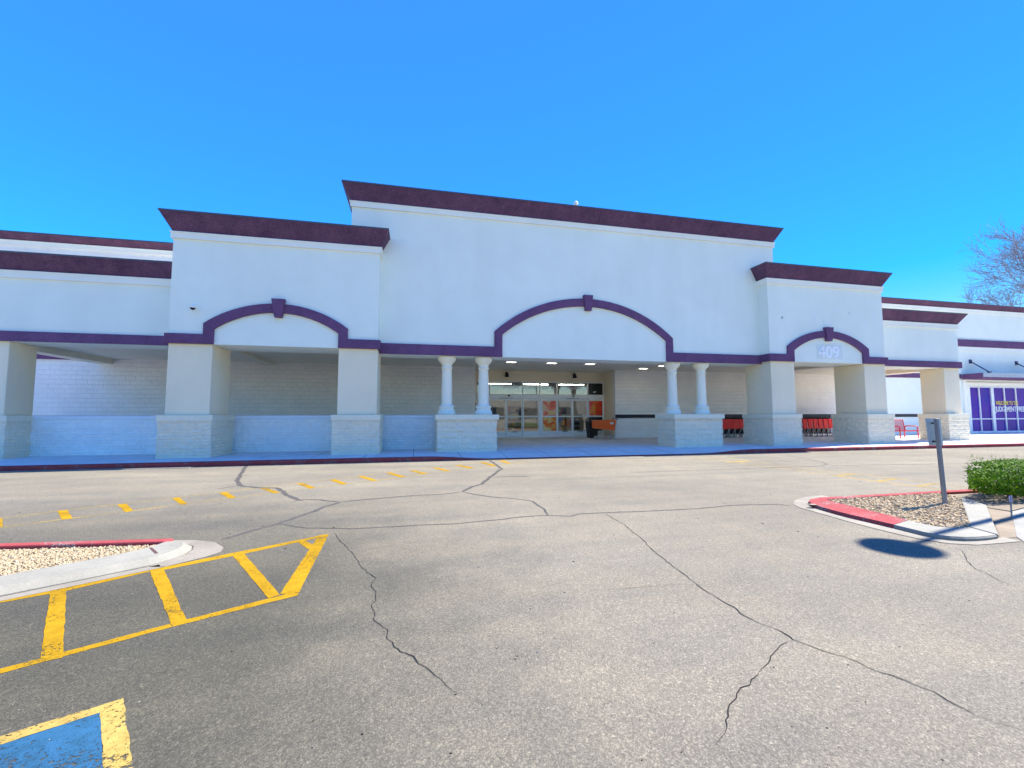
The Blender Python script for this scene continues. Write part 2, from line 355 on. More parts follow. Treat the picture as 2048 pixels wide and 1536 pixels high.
SEALS = [([(-4.685,13.983),(-4.129,12.009),(-3.792,10.797),(-3.491,10.131),(-3.347,9.943),(-2.917,9.671),(-2.65,9.608),(-2.419,9.156),(-2.309,8.855),(-2.028,8.367),(-1.826,8.087)],0.09),([(-1.954,8.013),(-1.844,8.168),(-1.53,8.094),(-1.179,7.788)],0.05),([(-3.748,9.704),(-3.635,9.883),(-3.483,10.062)],0.06),([(-1.17,7.815),(-1.356,7.459),(-1.512,7.032),(-1.769,6.472),(-1.991,6.09),(-2.168,5.812)],0.07),([(-1.769,6.472),(-1.558,6.304),(-1.315,6.142),(-0.777,5.974),(-0.1,5.961),(0.609,5.933),(1.235,6.032),(1.497,6.105),(1.879,6.113),(2.195,5.985),(2.389,6.083),(2.737,6.081),(3.321,6.038),(4.312,6.013),(4.941,6.103),(5.308,6.082),(5.579,6.036),(5.778,5.956),(5.827,5.848)],0.035),([(-1.179,7.788),(-1.036,7.879),(-0.115,8.106),(0.584,8.148),(0.913,8.305)],0.05),([(0.913,8.305),(1.093,8.714),(1.394,9.122),(1.824,10.327),(2.282,11.485),(2.331,12.356),(2.353,13.03),(2.335,13.686)],0.08),([(0.913,8.305),(1.071,8.033),(1.357,7.678),(1.703,7.436),(1.96,7.148),(1.959,6.836),(1.973,6.597),(1.903,6.108)],0.035),([(1.775,10.049),(2.184,10.066),(2.657,9.982)],0.05),([(5.303,10.068),(6.527,10.064),(9.215,10.111),(11.038,10.014),(11.683,10.408),(12.046,10.921),(12.374,11.734),(12.776,12.932)],0.03),([(11.321,10.088),(13.435,9.871),(16.21,9.507)],0.03)]
CRACKS = [([(2.737,6.081),(2.735,5.632),(2.719,5.351),(2.645,4.987),(2.633,4.799),(2.524,4.385),(2.478,4.077),(2.424,3.786),(2.404,3.546),(2.363,3.357),(2.366,3.385),(2.356,3.21),(2.362,2.935),(2.341,2.785),(2.359,2.67),(2.4,2.571),(2.405,2.445),(2.464,2.293),(2.522,2.21),(2.556,2.114),(2.563,2.05),(2.627,1.947),(2.657,1.84),(2.655,1.74),(2.662,1.662),(2.686,1.599),(2.74,1.532),(2.784,1.444)],0.011),([(2.405,2.445),(2.256,2.39),(2.1,2.306),(1.953,2.209),(1.823,2.139),(1.777,2.103),(1.715,2.09),(1.632,2.022),(1.558,1.99),(1.495,1.913),(1.418,1.846),(1.364,1.805),(1.321,1.777),(1.316,1.718),(1.309,1.685),(1.271,1.629)],0.008),([(-0.963,5.863),(-0.789,5.378),(-0.649,5.026),(-0.542,4.719),(-0.463,4.45),(-0.386,4.295),(-0.314,4.15),(-0.34,3.958),(-0.288,3.837),(-0.274,3.665),(-0.304,3.578),(-0.263,3.451),(-0.257,3.313),(-0.206,3.25),(-0.161,3.166),(-0.155,3.071),(-0.112,2.953),(-0.057,2.859),(0.015,2.784),(0.044,2.704),(0.082,2.66),(0.135,2.555),(0.178,2.49),(0.224,2.39),(0.282,2.349),(0.356,2.251)],0.009),([(2.351,3.398),(2.183,3.417),(1.873,3.432),(1.57,3.447),(1.221,3.509)],0.004),([(5.748,3.675),(5.671,3.546),(5.316,3.296),(5.144,3.129),(5.088,3.007),(4.973,2.857),(4.946,2.693),(4.865,2.513)],0.008),([(2.153,5.974),(2.141,5.771),(2.113,5.631)],0.006),([(2.955,4.194),(2.94,4.383)],0.004)]
# ---------------------------------------------------------------- palette
WHITE = stucco('white_stucco', (.885, .91, .79))
TRIMW = stucco('white_trim', (.91, .90, .80), .02, .15)
TAN = stucco('tan_stucco', (.92, .79, .56), .03)
CEIL = stucco('soffit_stucco', (.86, .79, .64), .02)
PURPLE = stucco('purple_stucco', (.172, .080, .165), .14, .6, .18)
PURPLE_D = stucco('purple_cornice', (.140, .066, .118), .14, .8, .30)
CAPMETAL = plain('cornice_coping', (.10, .09, .11), .5, .3)
SPLITTAN = cmu('tan_split_block', (.90, .78, .57), .55)
SPLITWHITE = cmu('white_split_block', (.97, .95, .87), .55)
BACKCMU = cmu('painted_block_wall', (.93, .91, .86), .75)
CAPSTONE = concrete('tan_cap_stone', (.90, .81, .61), stain=.06)
COLUMN = stucco('cast_column', (.95, .87, .68), .02, .1)
BLACKBELT = plain('black_belt', (.012, .012, .02), .5)
ALU = plain('brushed_aluminium', (.90, .92, .92), .4, 0, .04, 3, 90, .03)
DARK = plain('black_metal', (.015, .015, .018), .45)
GLASS = glass('door_glass', (.78, .82, .83), .11)
STEEL = plain('galvanised_steel', (.17, .19, .21), .5, .35, .12, 14, 60, .05)
CHROME = plain('zinc_wire', (.62, .62, .62), .28, .9, .08)
REDK = paint('red_kerb_paint', (.31, .060, .062), .085, (.26, .215, .19), .12)
YEL = paint('yellow_paint', (.33, .190, .008), .075)
YELF = paint('faded_yellow_paint', (.34, .235, .045), .16)
YELP = paint('pale_yellow_paint', (.36, .255, .07), .13)
BLU = paint('blue_stall_paint', (.024, .090, .165), .12, tint=.22)
SIDEW = concrete('sidewalk_concrete', (.74, .73, .68), joints=1.52)
KERBC = concrete('kerb_concrete', (.265, .25, .20), stain=.22)
GUTTER = concrete('gutter_concrete', (.265, .235, .18), stain=.3)
SEAL = plain('crack_sealant', (.085, .080, .072), .95, 0, .25, 9, 140, .4, spec=.05)
CRACK = plain('open_crack', (.012, .011, .010), .95, 0, .3, 30)
ASPH = asphalt()

bld = thing('store_building', (6.68, 15.5, 0), 'long white stucco store with purple bands, arches and a columned entrance', 'store')
def P(m, name, mat, parent=None, **k): return build(m, name, mat, parent or bld, **k)

def cornice(x0, x1, y, yb, zb, zt, o, left=True, right=True):
    m = MB(); l = o if left else 0; rr = o if right else 0; e = .02
    m.hexa([(x0 - (e if left else 0), y - e, zb), (x1 + (e if right else 0), y - e, zb), (x1 + (e if right else 0), yb, zb), (x0 - (e if left else 0), yb, zb)],
           [(x0 - l, y - o, zt), (x1 + rr, y - o, zt), (x1 + rr, yb, zt), (x0 - l, yb, zt)])
    c = MB(); k = .015
    c.box(x0 - l - (k if left else 0), x1 + rr + (k if right else 0), y - o - k, yb, zt + .001, zt + .055)
    return m, c

def trim(x0, x1, y, yb, z0, z1, left=True, right=True):
    m = MB(); p = .06
    xl = x0 - (p if left else 0); xr = x1 + (p if right else 0); zm = z1 - .035
    m.box(xl, xr, y - p, yb, z0, zm); q = .025
    m.box(xl - (q if left else 0), xr + (q if right else 0), y - p - q, yb, zm, z1)
    return m

def arc_pts(xa, xb, zs, zc, n=24):
    h = (xb - xa) / 2; s = zc - zs; rad = (h * h + s * s) / (2 * s); cx = (xa + xb) / 2; cz = zc - rad; a0 = math.asin(h / rad)
    return [(cx + rad * math.sin(-a0 + 2 * a0 * i / n), cz + rad * math.cos(-a0 + 2 * a0 * i / n)) for i in range(n + 1)]

def band_arch(y, proud, x0, x1, zb, zt, xo0, xo1, xi0, xi1, zso, zsi, zco, zci):
    prs = [((x0, zb), (x0, zt)), ((xi0, zb), (xo0, zt))]
    prs += list(zip(arc_pts(xi0, xi1, zsi, zci), arc_pts(xo0, xo1, zso, zco)))
    prs += [((xi1, zb), (xo1, zt)), ((x1, zb), (x1, zt))]
    m = MB(); n = len(prs); yf = y - proud; vs = []
    for yy in (yf, y):
        vs += [(a[0], yy, a[1]) for a, b in prs] + [(b[0], yy, b[1]) for a, b in prs]
    fs = []
    for i in range(n - 1):
        fs += [(i, i + 1, n + i + 1, n + i), (2 * n + i, 3 * n + i, 3 * n + i + 1, 2 * n + i + 1), (i, 2 * n + i, 2 * n + i + 1, i + 1), (n + i, n + i + 1, 3 * n + i + 1, 3 * n + i)]
    fs += [(0, n, 3 * n, 2 * n), (n - 1, 3 * n - 1, 4 * n - 1, 2 * n - 1)]
    return m.add(vs, fs)

def keystone(y, xa, xb, xc, xd, zt, zb, proud=.16):
    m = MB(); m.prism_y([(xc, zb), (xd, zb), (xb, zt), (xa, zt)], y - proud, y); return m

def split_box(x0, x1, y0, y1, z0, z1, seed, amp=.040, step=.045):
    # split-faced block: rough faces, coursed joints, built as displaced geometry
    per = []
    def run(a, b, nrm):
        L = (Vector(b) - Vector(a)).length; n = max(2, int(L / step))
        for i in range(n): per.append((Vector(a).lerp(Vector(b), i / n), Vector(nrm), i / n * L))
    run((x0, y0), (x1, y0), (0, -1)); run((x1, y0), (x1, y1), (1, 0)); run((x1, y1), (x0, y1), (0, 1)); run((x0, y1), (x0, y0), (-1, 0))
    rows = max(4, int((z1 - z0) / .033)); vs = []; n = len(per); m = MB()
    for j in range(rows + 1):
        z = z0 + (z1 - z0) * j / rows; crs = int((z - z0 + .001) / .2); dz = min((z - z0) % .2, .2 - (z - z0) % .2)
        for p, nr, s in per:
            q = Vector((p.x, p.y, z)); ss = (s + (.2 if crs % 2 else 0)) % .4; dx = min(ss, .4 - ss)
            blk = noise.noise(Vector((math.floor((s + (.2 if crs % 2 else 0)) / .4) * 3.7 + seed, crs * 5.1, seed))) * .010
            d = abs(noise.noise(q * 5 + Vector((seed, 0, 0)))) * amp + noise.noise(q * 13 + Vector((0, seed, 0))) * amp * .45 + blk
            if dz < .014: d -= .016
            if dx < .02: d -= .010
            vs.append((p.x + nr.x * d, p.y + nr.y * d, z))
    fs = [(j * n + i, j * n + (i + 1) % n, (j + 1) * n + (i + 1) % n, (j + 1) * n + i) for j in range(rows) for i in range(n)]
    fs += [tuple(reversed(range(n))), tuple(range(rows * n, rows * n + n))]
    return m.add(vs, fs)

FZ = .13
def pillar(x0, x1, y0, y1, ztop, px0, px1, py0, py1, seed):
    m = MB(); m.box(x0, x1, y0, y1, 1.45, ztop - .002)
    p = P(m, 'pillar', TAN, bevel=.02)
    P(split_box(px0 + .03, px1 - .03, py0 + .03, py1 - .03, FZ - .05, 1.262, seed), 'plinth', SPLITTAN, p)
    c = MB(); c.box(px0, px1, py0, py1, 1.265, 1.4495); P(c, 'plinth_cap', CAPSTONE, p, bevel=.012)
    return p

# --- central entrance block
m = MB(); m.box(-1.25, 14.72, 16.05, 17.05, 3.62, 4.2); m.box(-2.28, 15.62, 16.05, 19.5, 4.2, 9.13)
blk = P(m, 'entrance_block', WHITE)
P(trim(-2.28, 15.62, 16.05, 19.5, 8.92, 9.12), 'moulding', TRIMW, blk)
a, b = cornice(-2.28, 15.62, 16.05, 19.5, 9.125, 9.66, .31); P(a, 'cornice', PURPLE_D, blk); P(b, 'coping', CAPMETAL, blk)
P(band_arch(16.05, .08, -1.245, 14.715, 3.617, 4.0, 2.92, 10.44, 3.22, 10.14, 4.59, 4.47, 6.045, 5.735), 'arch_band', PURPLE, blk, bevel=.006)
P(keystone(16.05, 6.50, 6.89, 6.57, 6.82, 6.18, 5.56), 'keystone', PURPLE, blk, bevel=.008)

# --- two flanking towers
def tower(x0, x1, xo0, xo1, xi0, xi1, k, seed):
    m = MB(); m.box(x0, x1, 15.5, 17.0, 3.70, 4.2); m.box(x0, x1, 15.5, 18.5, 4.2, 7.30)
    t = P(m, 'arched_tower', WHITE)
    P(trim(x0, x1, 15.5, 18.5, 7.06, 7.275), 'moulding', TRIMW, t)
    a, b = cornice(x0, x1, 15.5, 18.5, 7.28, 7.82, .30); P(a, 'cornice', PURPLE_D, t); P(b, 'coping', CAPMETAL, t)
    m = band_arch(15.5, .08, x0 - .08, x1 + .08, 3.697, 4.01, xo0, xo1, xi0, xi1, 4.36, 4.18, 5.10, 4.80)
    m.box(x0 - .08, x0, 15.5, 16.9, 3.697, 4.01); m.box(x1, x1 + .08, 15.5, 16.9, 3.697, 4.01)
    P(m, 'arch_band', PURPLE, t, bevel=.006)
    P(keystone(15.5, *k, 5.25, 4.64), 'keystone', PURPLE, t, bevel=.008)
    return t
lt = tower(-7.54, -1.25, -6.56, -2.23, -6.26, -2.53, (-4.60, -4.19, -4.50, -4.27), 1)
rt = tower(14.72, 20.92, 15.57, 19.93, 15.90, 19.60, (17.53, 17.95, 17.60, 17.85), 2)
pillar(-7.54, -6.31, 15.52, 16.98, 3.70, -7.69, -6.16, 15.37, 17.12, 1.3)
pillar(-2.52, -1.25, 15.52, 16.98, 3.70, -2.68, -1.11, 15.37, 17.12, 4.1)
pillar(14.75, 15.95, 15.52, 16.98, 3.70, 14.60, 16.10, 15.37, 17.12, 7.7)
pillar(19.72, 20.92, 15.52, 16.98, 3.70, 19.58, 21.12, 15.37, 17.12, 9.2)

# --- wings
def wing(x0, x1, lf, rf):
    m = MB(); m.box(x0, x1, 16.45, 17.5, 3.75, 4.2); m.box(x0, x1, 16.45, 18.5, 4.2, 6.0)
    t = P(m, 'wing_parapet', WHITE)
    P(trim(x0, x1, 16.45, 18.5, 5.74, 5.975, lf, rf), 'moulding', TRIMW, t)
    a, b = cornice(x0, x1, 16.45, 18.5, 5.98, 6.45, .30, lf, rf); P(a, 'cornice', PURPLE_D, t); P(b, 'coping', CAPMETAL, t)
    m = MB(); m.box(x0 - (.07 if lf else 0), x1 + (.07 if rf else 0), 16.37, 16.45, 3.747, 4.06)
    if lf: m.box(x0 - .07, x0, 16.45, 18.4, 3.747, 4.06)
    if rf: m.box(x1, x1 + .07, 16.45, 18.4, 3.747, 4.06)
    P(m, 'band', PURPLE, t, bevel=.006)
    return t
wing(-13.59, -7.545, True, False); wing(20.925, 26.97, False, True)
pillar(-13.56, -12.29, 16.48, 17.52, 3.75, -13.75, -12.10, 16.32, 17.68, 12.4)
pillar(25.94, 26.96, 16.48, 17.55, 3.75, 25.80, 27.22, 16.32, 17.70, 15.9)

# --- round columns on their pedestals
def pedestal(x0, x1, seed):
    p = P(split_box(x0 + .03, x1 - .03, 15.66, 16.96, FZ - .12, 1.262, seed), 'column_pedestal', SPLITTAN)
    c = MB(); c.box(x0 - .04, x1 + .04, 15.59, 17.03, 1.265, 1.4495); P(c, 'pedestal_cap', CAPSTONE, p, bevel=.012)
pedestal(.78, 2.98, 21.0); pedestal(10.19, 12.43, 25.0)
PROF = [(.335, 1.451), (.335, 1.50), (.325, 1.55), (.30, 1.60), (.275, 1.64), (.262, 1.665), (.262, 1.68), (.285, 1.695), (.298, 1.73), (.288, 1.765), (.262, 1.785), (.225, 1.80), (.205, 1.83), (.198, 1.88),
        (.197, 2.3), (.190, 2.8), (.180, 3.15), (.183, 3.16), (.215, 3.17), (.222, 3.195), (.215, 3.22), (.183, 3.235), (.185, 3.30), (.195, 3.33), (.222, 3.36), (.262, 3.40), (.300, 3.445), (.318, 3.475), (.318, 3.50), (.335, 3.505), (.335, 3.60), (.30, 3.618)]
for cx in (1.18, 2.57, 10.61, 12.0):
    m = MB(); m.lathe(PROF, cx, 16.4, 40)
    o = P(m, 'round_column', COLUMN, smooth=True)
    for poly in o.data.polygons:
        if len(poly.vertices) > 4: poly.use_smooth = False

# --- low wall in front of the covered walk
m = split_box(-12.8, 1.2, 17.28, 17.52, FZ - .05, 1.30, 33.0, .028, .05)
lw = P(m, 'low_wall', SPLITWHITE)
c = MB(); c.box(-12.82, 1.22, 17.262, 17.54, 1.302, 1.435); P(c, 'wall_cap', concrete('white_cap', (.87, .87, .86), stain=.04), lw, bevel=.008)

# --- canopy ceiling
m = MB(); m.box(-13.0, 26.36, 17.06, 22.49, 3.93, 4.05)
ce = P(m, 'canopy_ceiling', CEIL)
for bx in ((-13.57, -13.0, 17.51, 22.49, 3.70, 4.18), (26.36, 26.95, 17.51, 22.49, 3.70, 4.18), (-7.0, -6.5, 17.05, 22.49, 3.80, 3.925), (20.0, 20.4, 17.05, 22.49, 3.80, 3.925)):
    m = MB(); m.box(*bx); P(m, 'ceiling_beam', CEIL, ce)

# --- main back wall with entrance recess and cart alcove
m = MB()
m.box(-32, 3.1, 22.5, 22.8, 1.44, 9.0); m.box(10.98, 28, 22.5, 22.8, 1.44, 9.0); m.box(3.1, 10.98, 22.5, 22.8, 4.052, 9.0)
m.box(-32, 3.1, 22.53, 22.8, 0, 1.44); m.box(10.98, 15.6, 22.53, 22.8, 0, 1.44); m.box(25.7, 28, 22.53, 22.8, 0, 1.44)
bw = P(m, 'back_wall', BACKCMU)
m = MB(); m.box(-32, 3.1, 22.50, 22.528, 1.24, 1.437); m.box(10.98, 28, 22.50, 22.528, 1.24, 1.437); P(m, 'black_belt', BLACKBELT, bw)
m = MB(); m.box(-32, -13.6, 22.42, 22.498, 3.86, 4.17); P(m, 'accent_band', PURPLE, bw)
m = MB(); m.box(26.97, 28, 22.42, 22.498, 3.86, 4.17); P(m, 'accent_band', PURPLE, bw)
P(trim(-32, 28, 22.5, 22.8, 8.75, 8.965, True, False), 'moulding', TRIMW, bw)
a, b = cornice(-32, 28, 22.5, 24, 8.97, 9.22, .30, True, False); P(a, 'cornice', PURPLE_D, bw); P(b, 'coping', CAPMETAL, bw)
m = MB(); m.box(-32, 28, 22.81, 48, 8.3, 8.6); m.box(-32, -31.7, 22.81, 48, 0, 8.3); m.box(-32, 28, 47.7, 48, 0, 8.3); P(m, 'roof', plain('roofing', (.5, .5, .5), .9))
# cart alcove
m = MB(); m.box(15.6, 25.7, 25.6, 25.8, 0, 3); m.box(15.4, 15.6, 22.81, 25.6, 0, 3); m.box(25.7, 25.9, 22.81, 25.6, 0, 3); m.box(15.4, 25.9, 22.81, 25.6, 1.75, 1.9)
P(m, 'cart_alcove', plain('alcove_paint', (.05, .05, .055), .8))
# entrance recess
m = MB(); m.box(2.8, 3.1, 22.81, 24.2, 0, 3.93); m.box(10.98, 11.28, 22.81, 24.2, 0, 3.93); m.box(3.1, 10.98, 24.0, 24.2, 3.34, 3.93); m.box(3.1, 3.38, 24.0, 24.2, .1, 3.34)
P(m, 'recess_wall', TAN)
m = MB(); m.box(3.1, 10.98, 22.5, 24.2, 3.931, 4.05); P(m, 'recess_ceiling', CEIL)

# --- entrance doors
EY = 24.0
XS = [3.42, 4.11, 5.07, 6.02, 6.99, 7.14, 8.08, 9.02, 9.98, 10.94]
def frame(m, x0, x1, z0, z1, y0, y1, s, top, bot):
    m.box(x0, x0 + s, y0, y1, z0, z1); m.box(x1 - s, x1, y0, y1, z0, z1); m.box(x0 + s, x1 - s, y0, y1, z1 - top, z1); m.box(x0 + s, x1 - s, y0, y1, z0, z0 + bot)
m = MB(); frame(m, 3.385, 10.975, .15, 3.335, EY, EY + .14, .03, .05, .03)
m.box(3.415, 10.945, EY - .03, EY + .15, 2.36, 2.60); m.box(6.99, 7.14, EY + .005, EY + .13, .18, 2.36)
for x in (4.11, 6.02, 7.045, 8.08, 9.98): m.box(x - .03, x + .03, EY + .003, EY + .12, 2.60, 3.285)
df = P(m, 'door_frame', ALU, bevel=.004)
m = MB(); m.box(3.42, 10.94, EY + .055, EY + .065, 2.61, 3.28); P(m, 'transom_glass', GLASS, df)
for x in (5.2, 9.05):
    m = MB(); m.prism_y([(x - .07, 2.53), (x - .035, 2.47), (x + .035, 2.47), (x + .07, 2.53), (x + .05, 2.56), (x - .05, 2.56)], EY - .09, EY - .031)
    P(m, 'door_sensor', DARK, df)
for x in (5.05, 9.0):
    m = MB(); m.box(x - .38, x + .38, EY - .055, EY - .031, 2.365, 2.385); P(m, 'door_track', DARK, df)
for i in range(9):
    if i == 4: continue
    x0, x1 = XS[i] + .008, XS[i + 1] - .008
    yo = EY + (.01 if i in (0, 3, 5, 8) else .055)
    m = MB(); frame(m, x0, x1, .20, 2.352, yo, yo + .045, .055, .11, .30); m.box(x0 + .055, x1 - .055, yo + .001, yo + .044, 1.30, 1.37)
    lf = P(m, 'door_leaf', ALU, bevel=.004)
    m = MB(); m.box(x0 + .05, x1 - .05, yo + .018, yo + .026, .48, 1.31); m.box(x0 + .05, x1 - .05, yo + .018, yo + .026, 1.36, 2.25); P(m, 'glass_pane', GLASS, lf)
    m = MB(); xc = (x0 + x1) / 2; m.box(xc - .17, xc + .17, yo - .022, yo - .001, .455, .485)
    if i in (2, 6, 7): P(m, 'floor_bolt', DARK, lf)
LET = plain('white_vinyl', (.85, .85, .85), .5, bstr=0)
for s, x, sz in (('Welcome', 4.75, .26), ('to Your', 6.1, .24), ('Do', 7.2, .25), ('to', 7.72, .25), ('Big Lots', 8.72, .25)):
    text_obj(s, sz, 'lettering', LET, df, x, EY + .053, 2.93, .001, 'LEFT', .004)
m = MB(); m.box(10.02, 10.93, EY + .04, EY + .052, 2.61, 3.275); P(m, 'dark_transom_panel', plain('black_film', (.012, .016, .014), .3), df)
text_obj('409', .14, 'lettering', LET, df, 10.32, EY + .037, 2.72, .001, 'LEFT', .004)
text_obj('everyday', .2, 'lettering', plain('black_vinyl', (.01, .01, .012), .5, bstr=0), df, 5.62, EY + .065, 1.62, .001, 'LEFT', .003)

# posters and notices fixed to the glass: flat printed sheets
def sheet(name, x0, x1, z0, z1, y, mat, label, cat, group=None):
    t = MB(); t.box(x0, x1, y, y + .004, z0, z1)
    o = build(t, name, mat); return tag(o, label, cat, group)
ORNG = [(.30, (.75, .12, .03)), (.45, (.80, .30, .16)), (.56, (.78, .55, .42)), (.70, (.70, .45, .08))]
sheet('door_poster', 7.22, 8.0, 1.39, 2.22, EY + .021, poster('peach_poster', [(.36, (.85, .10, .05)), (.48, (.95, .25, .13)), (.55, (.95, .55, .42)), (.66, (.75, .60, .08))], 1.6, 4.0), 'tall peach and coral poster behind the glass just right of the centre post', 'poster', 'posters on the entrance doors')
sheet('door_poster', 7.22, 8.0, .50, 1.28, EY + .021, poster('orange_poster', [(.33, (.85, .05, .01)), (.46, (.98, .20, .01)), (.56, (.95, .55, .12)), (.68, (.9, .7, .4))], 2.3, 9.0), 'orange and cream poster low behind the glass right of the centre post', 'poster', 'posters on the entrance doors')
sheet('door_poster', 10.04, 10.88, 1.39, 2.24, EY + .021, poster('red_poster', [(.28, (.10, .04, .10)), (.36, (.75, .02, .02)), (.58, (.98, .09, .01)), (.70, (.9, .5, .02))], 1.4, 2.2), 'red and orange poster in the rightmost door pane above the cart', 'poster', 'posters on the entrance doors')
sheet('door_notice', 3.12, 3.36, 2.28, 2.58, EY - .006, plain('notice_paper', (.70, .71, .70), .5), 'small white paper notice on the wall left of the doors', 'notice')
sheet('door_notice', 3.12, 3.36, 1.62, 2.10, EY - .006, poster('dark_red_notice', [(.4, (.05, .03, .04)), (.5, (.35, .05, .06)), (.6, (.7, .66, .64))], 4, 1.0), 'dark red and white printed notice below the white paper notice', 'notice')

t = thing('trash_bin', (9.78, 23.0, FZ), 'black trash bin standing behind the orange cart beside the doors', 'bin')
m = MB(); m.hexa([(9.55, 22.78, FZ), (10.0, 22.78, FZ), (10.0, 23.22, FZ), (9.55, 23.22, FZ)], [(9.48, 22.72, 1.02), (10.07, 22.72, 1.02), (10.07, 23.28, 1.02), (9.48, 23.28, 1.02)]); build(m, 'body', DARK, t, bevel=.02)
m = MB(); m.hexa([(9.46, 22.70, 1.021), (10.09, 22.70, 1.021), (10.09, 23.30, 1.021), (9.46, 23.30, 1.021)], [(9.58, 22.82, 1.30), (9.97, 22.82, 1.30), (9.97, 23.18, 1.30), (9.58, 23.18, 1.30)]); build(m, 'lid', DARK, t, bevel=.03)
m = MB(); m.box(10.04, 10.90, EY + .021, EY + .026, .50, 1.28); P(m, 'dark_lower_panel', plain('black_panel', (.012, .012, .014), .4), df)

# --- inside of the shop, seen through the doors
m = MB(); m.box(.2, 14.4, 24.21, 36, .05, .14); P(m, 'shop_floor', plain('vinyl_floor', (.13, .13, .13), .5))
m = MB(); m.box(.2, 14.4, 36, 36.2, .14, 4.0); m.box(0, .2, 24.21, 36.2, .05, 4); m.box(14.4, 14.6, 24.21, 36.2, .05, 4); m.box(0, 14.6, 24.21, 36.2, 4.0, 4.1); P(m, 'shop_wall', plain('shop_paint', (.20, .19, .18), .8))
TUBE = lamp_mat('fluorescent_tube', (1, .93, .74), 8)
k = 0
for yy in (27.0, 30.0, 33.0):
    for xx in (2.2, 5.2, 8.2, 11.2):
        t = thing('strip_light', (xx + 1.1, yy, 3.9), ['lit fluorescent strip light in the row nearest the doors inside', 'lit fluorescent strip light in the middle row inside the shop', 'lit fluorescent strip light in the farthest row inside the shop'][int((yy - 27) / 3)], 'ceiling light', 'strip lights inside the shop, row %s' % ['nearest', 'middle', 'farthest'][int((yy - 27) / 3)])
        h = MB(); h.box(xx, xx + 2.2, yy - .1, yy + .1, 3.84, 3.96); build(h, 'housing', TRIMW, t)
        h = MB(); h.box(xx + .05, xx + 2.15, yy - .06, yy + .06, 3.79, 3.838); build(h, 'tube', TUBE, t)
GOODS = island_random('packaged_goods', [(.50, .04, .04), (.03, .06, .30), (.55, .40, .05), (.08, .25, .12), (.55, .55, .52), (.30, .05, .22), (.04, .16, .42), (.45, .18, .05)])
RACK = plain('dark_rack', (.05, .05, .06), .5)
for i, (x, y, wd, lab) in enumerate([(3.6, 27.2, 1.5, 'dark display rack of packets behind the left doors, nearest the column'), (5.6, 26.2, 1.0, 'narrow display rack of packets behind the third door pane'), (8.6, 28.4, 1.6, 'display rack of mixed packets behind the right doors'), (11.4, 27.6, 1.8, 'display rack of packets far right behind the orange cart')]):
    t = thing('display_rack', (x, y, .14), lab, 'display rack', 'racks inside the shop')
    m = MB()
    for zz in (.1, .55, 1.0, 1.45): m.box(x, x + wd, y, y + .5, zz + .14, zz + .18)
    m.box(x, x + .04, y, y + .5, .14, 1.95); m.box(x + wd - .04, x + wd, y, y + .5, .14, 1.95); m.box(x + .04, x + wd - .04, y + .47, y + .5, .14, 1.95)
    build(m, 'shelf_frame', RACK, t)
    g = MB()
    for zz in (.1, .55, 1.0, 1.45):
        xx = x + .06
        while xx < x + wd - .25:
            ww = rnd.uniform(.08, .22); g.box(xx, xx + ww, y + .03, y + .35, zz + .182, zz + .182 + rnd.uniform(.16, .34)); xx += ww + .015
    tag(build(g, 'packaged_goods', GOODS, t), kind='stuff')
t = thing('bin_display', (8.35, 24.9, .14), 'blue tub over a pink box on a pale stand inside the right doors', 'display bin')
m = MB(); m.hexa([(8.15, 24.7, 1.0), (8.6, 24.7, 1.0), (8.6, 25.1, 1.0), (8.15, 25.1, 1.0)], [(8.1, 24.65, 1.35), (8.68, 24.65, 1.35), (8.68, 25.15, 1.35), (8.1, 25.15, 1.35)]); build(m, 'tub', plain('blue_plastic', (.02, .16, .55), .4), t)
m = MB(); m.hexa([(8.18, 24.72, .42), (8.58, 24.72, .42), (8.58, 25.08, .42), (8.18, 25.08, .42)], [(8.28, 24.8, .999), (8.48, 24.8, .999), (8.48, 25.0, .999), (8.28, 25.0, .999)]); build(m, 'stand', plain('pale_stand', (.45, .47, .48), .5), t)
m = MB(); m.box(8.1, 8.66, 24.65, 25.15, .142, .418); build(m, 'base_box', plain('pink_box', (.65, .06, .18), .5), t)
t = thing('steel_cabinet', (9.6, 25.1, .14), 'grey steel cabinet standing inside behind the seventh door pane', 'cabinet')
m = MB(); m.box(9.3, 9.85, 24.9, 25.4, .142, 1.15); build(m, 'body', plain('grey_blue_steel', (.18, .21, .30), .45), t, bevel=.01)
m = MB(); m.box(9.36, 9.79, 24.885, 24.899, .55, .72); m.box(9.36, 9.79, 24.885, 24.899, .80, 1.0); build(m, 'vent_slot', DARK, t)

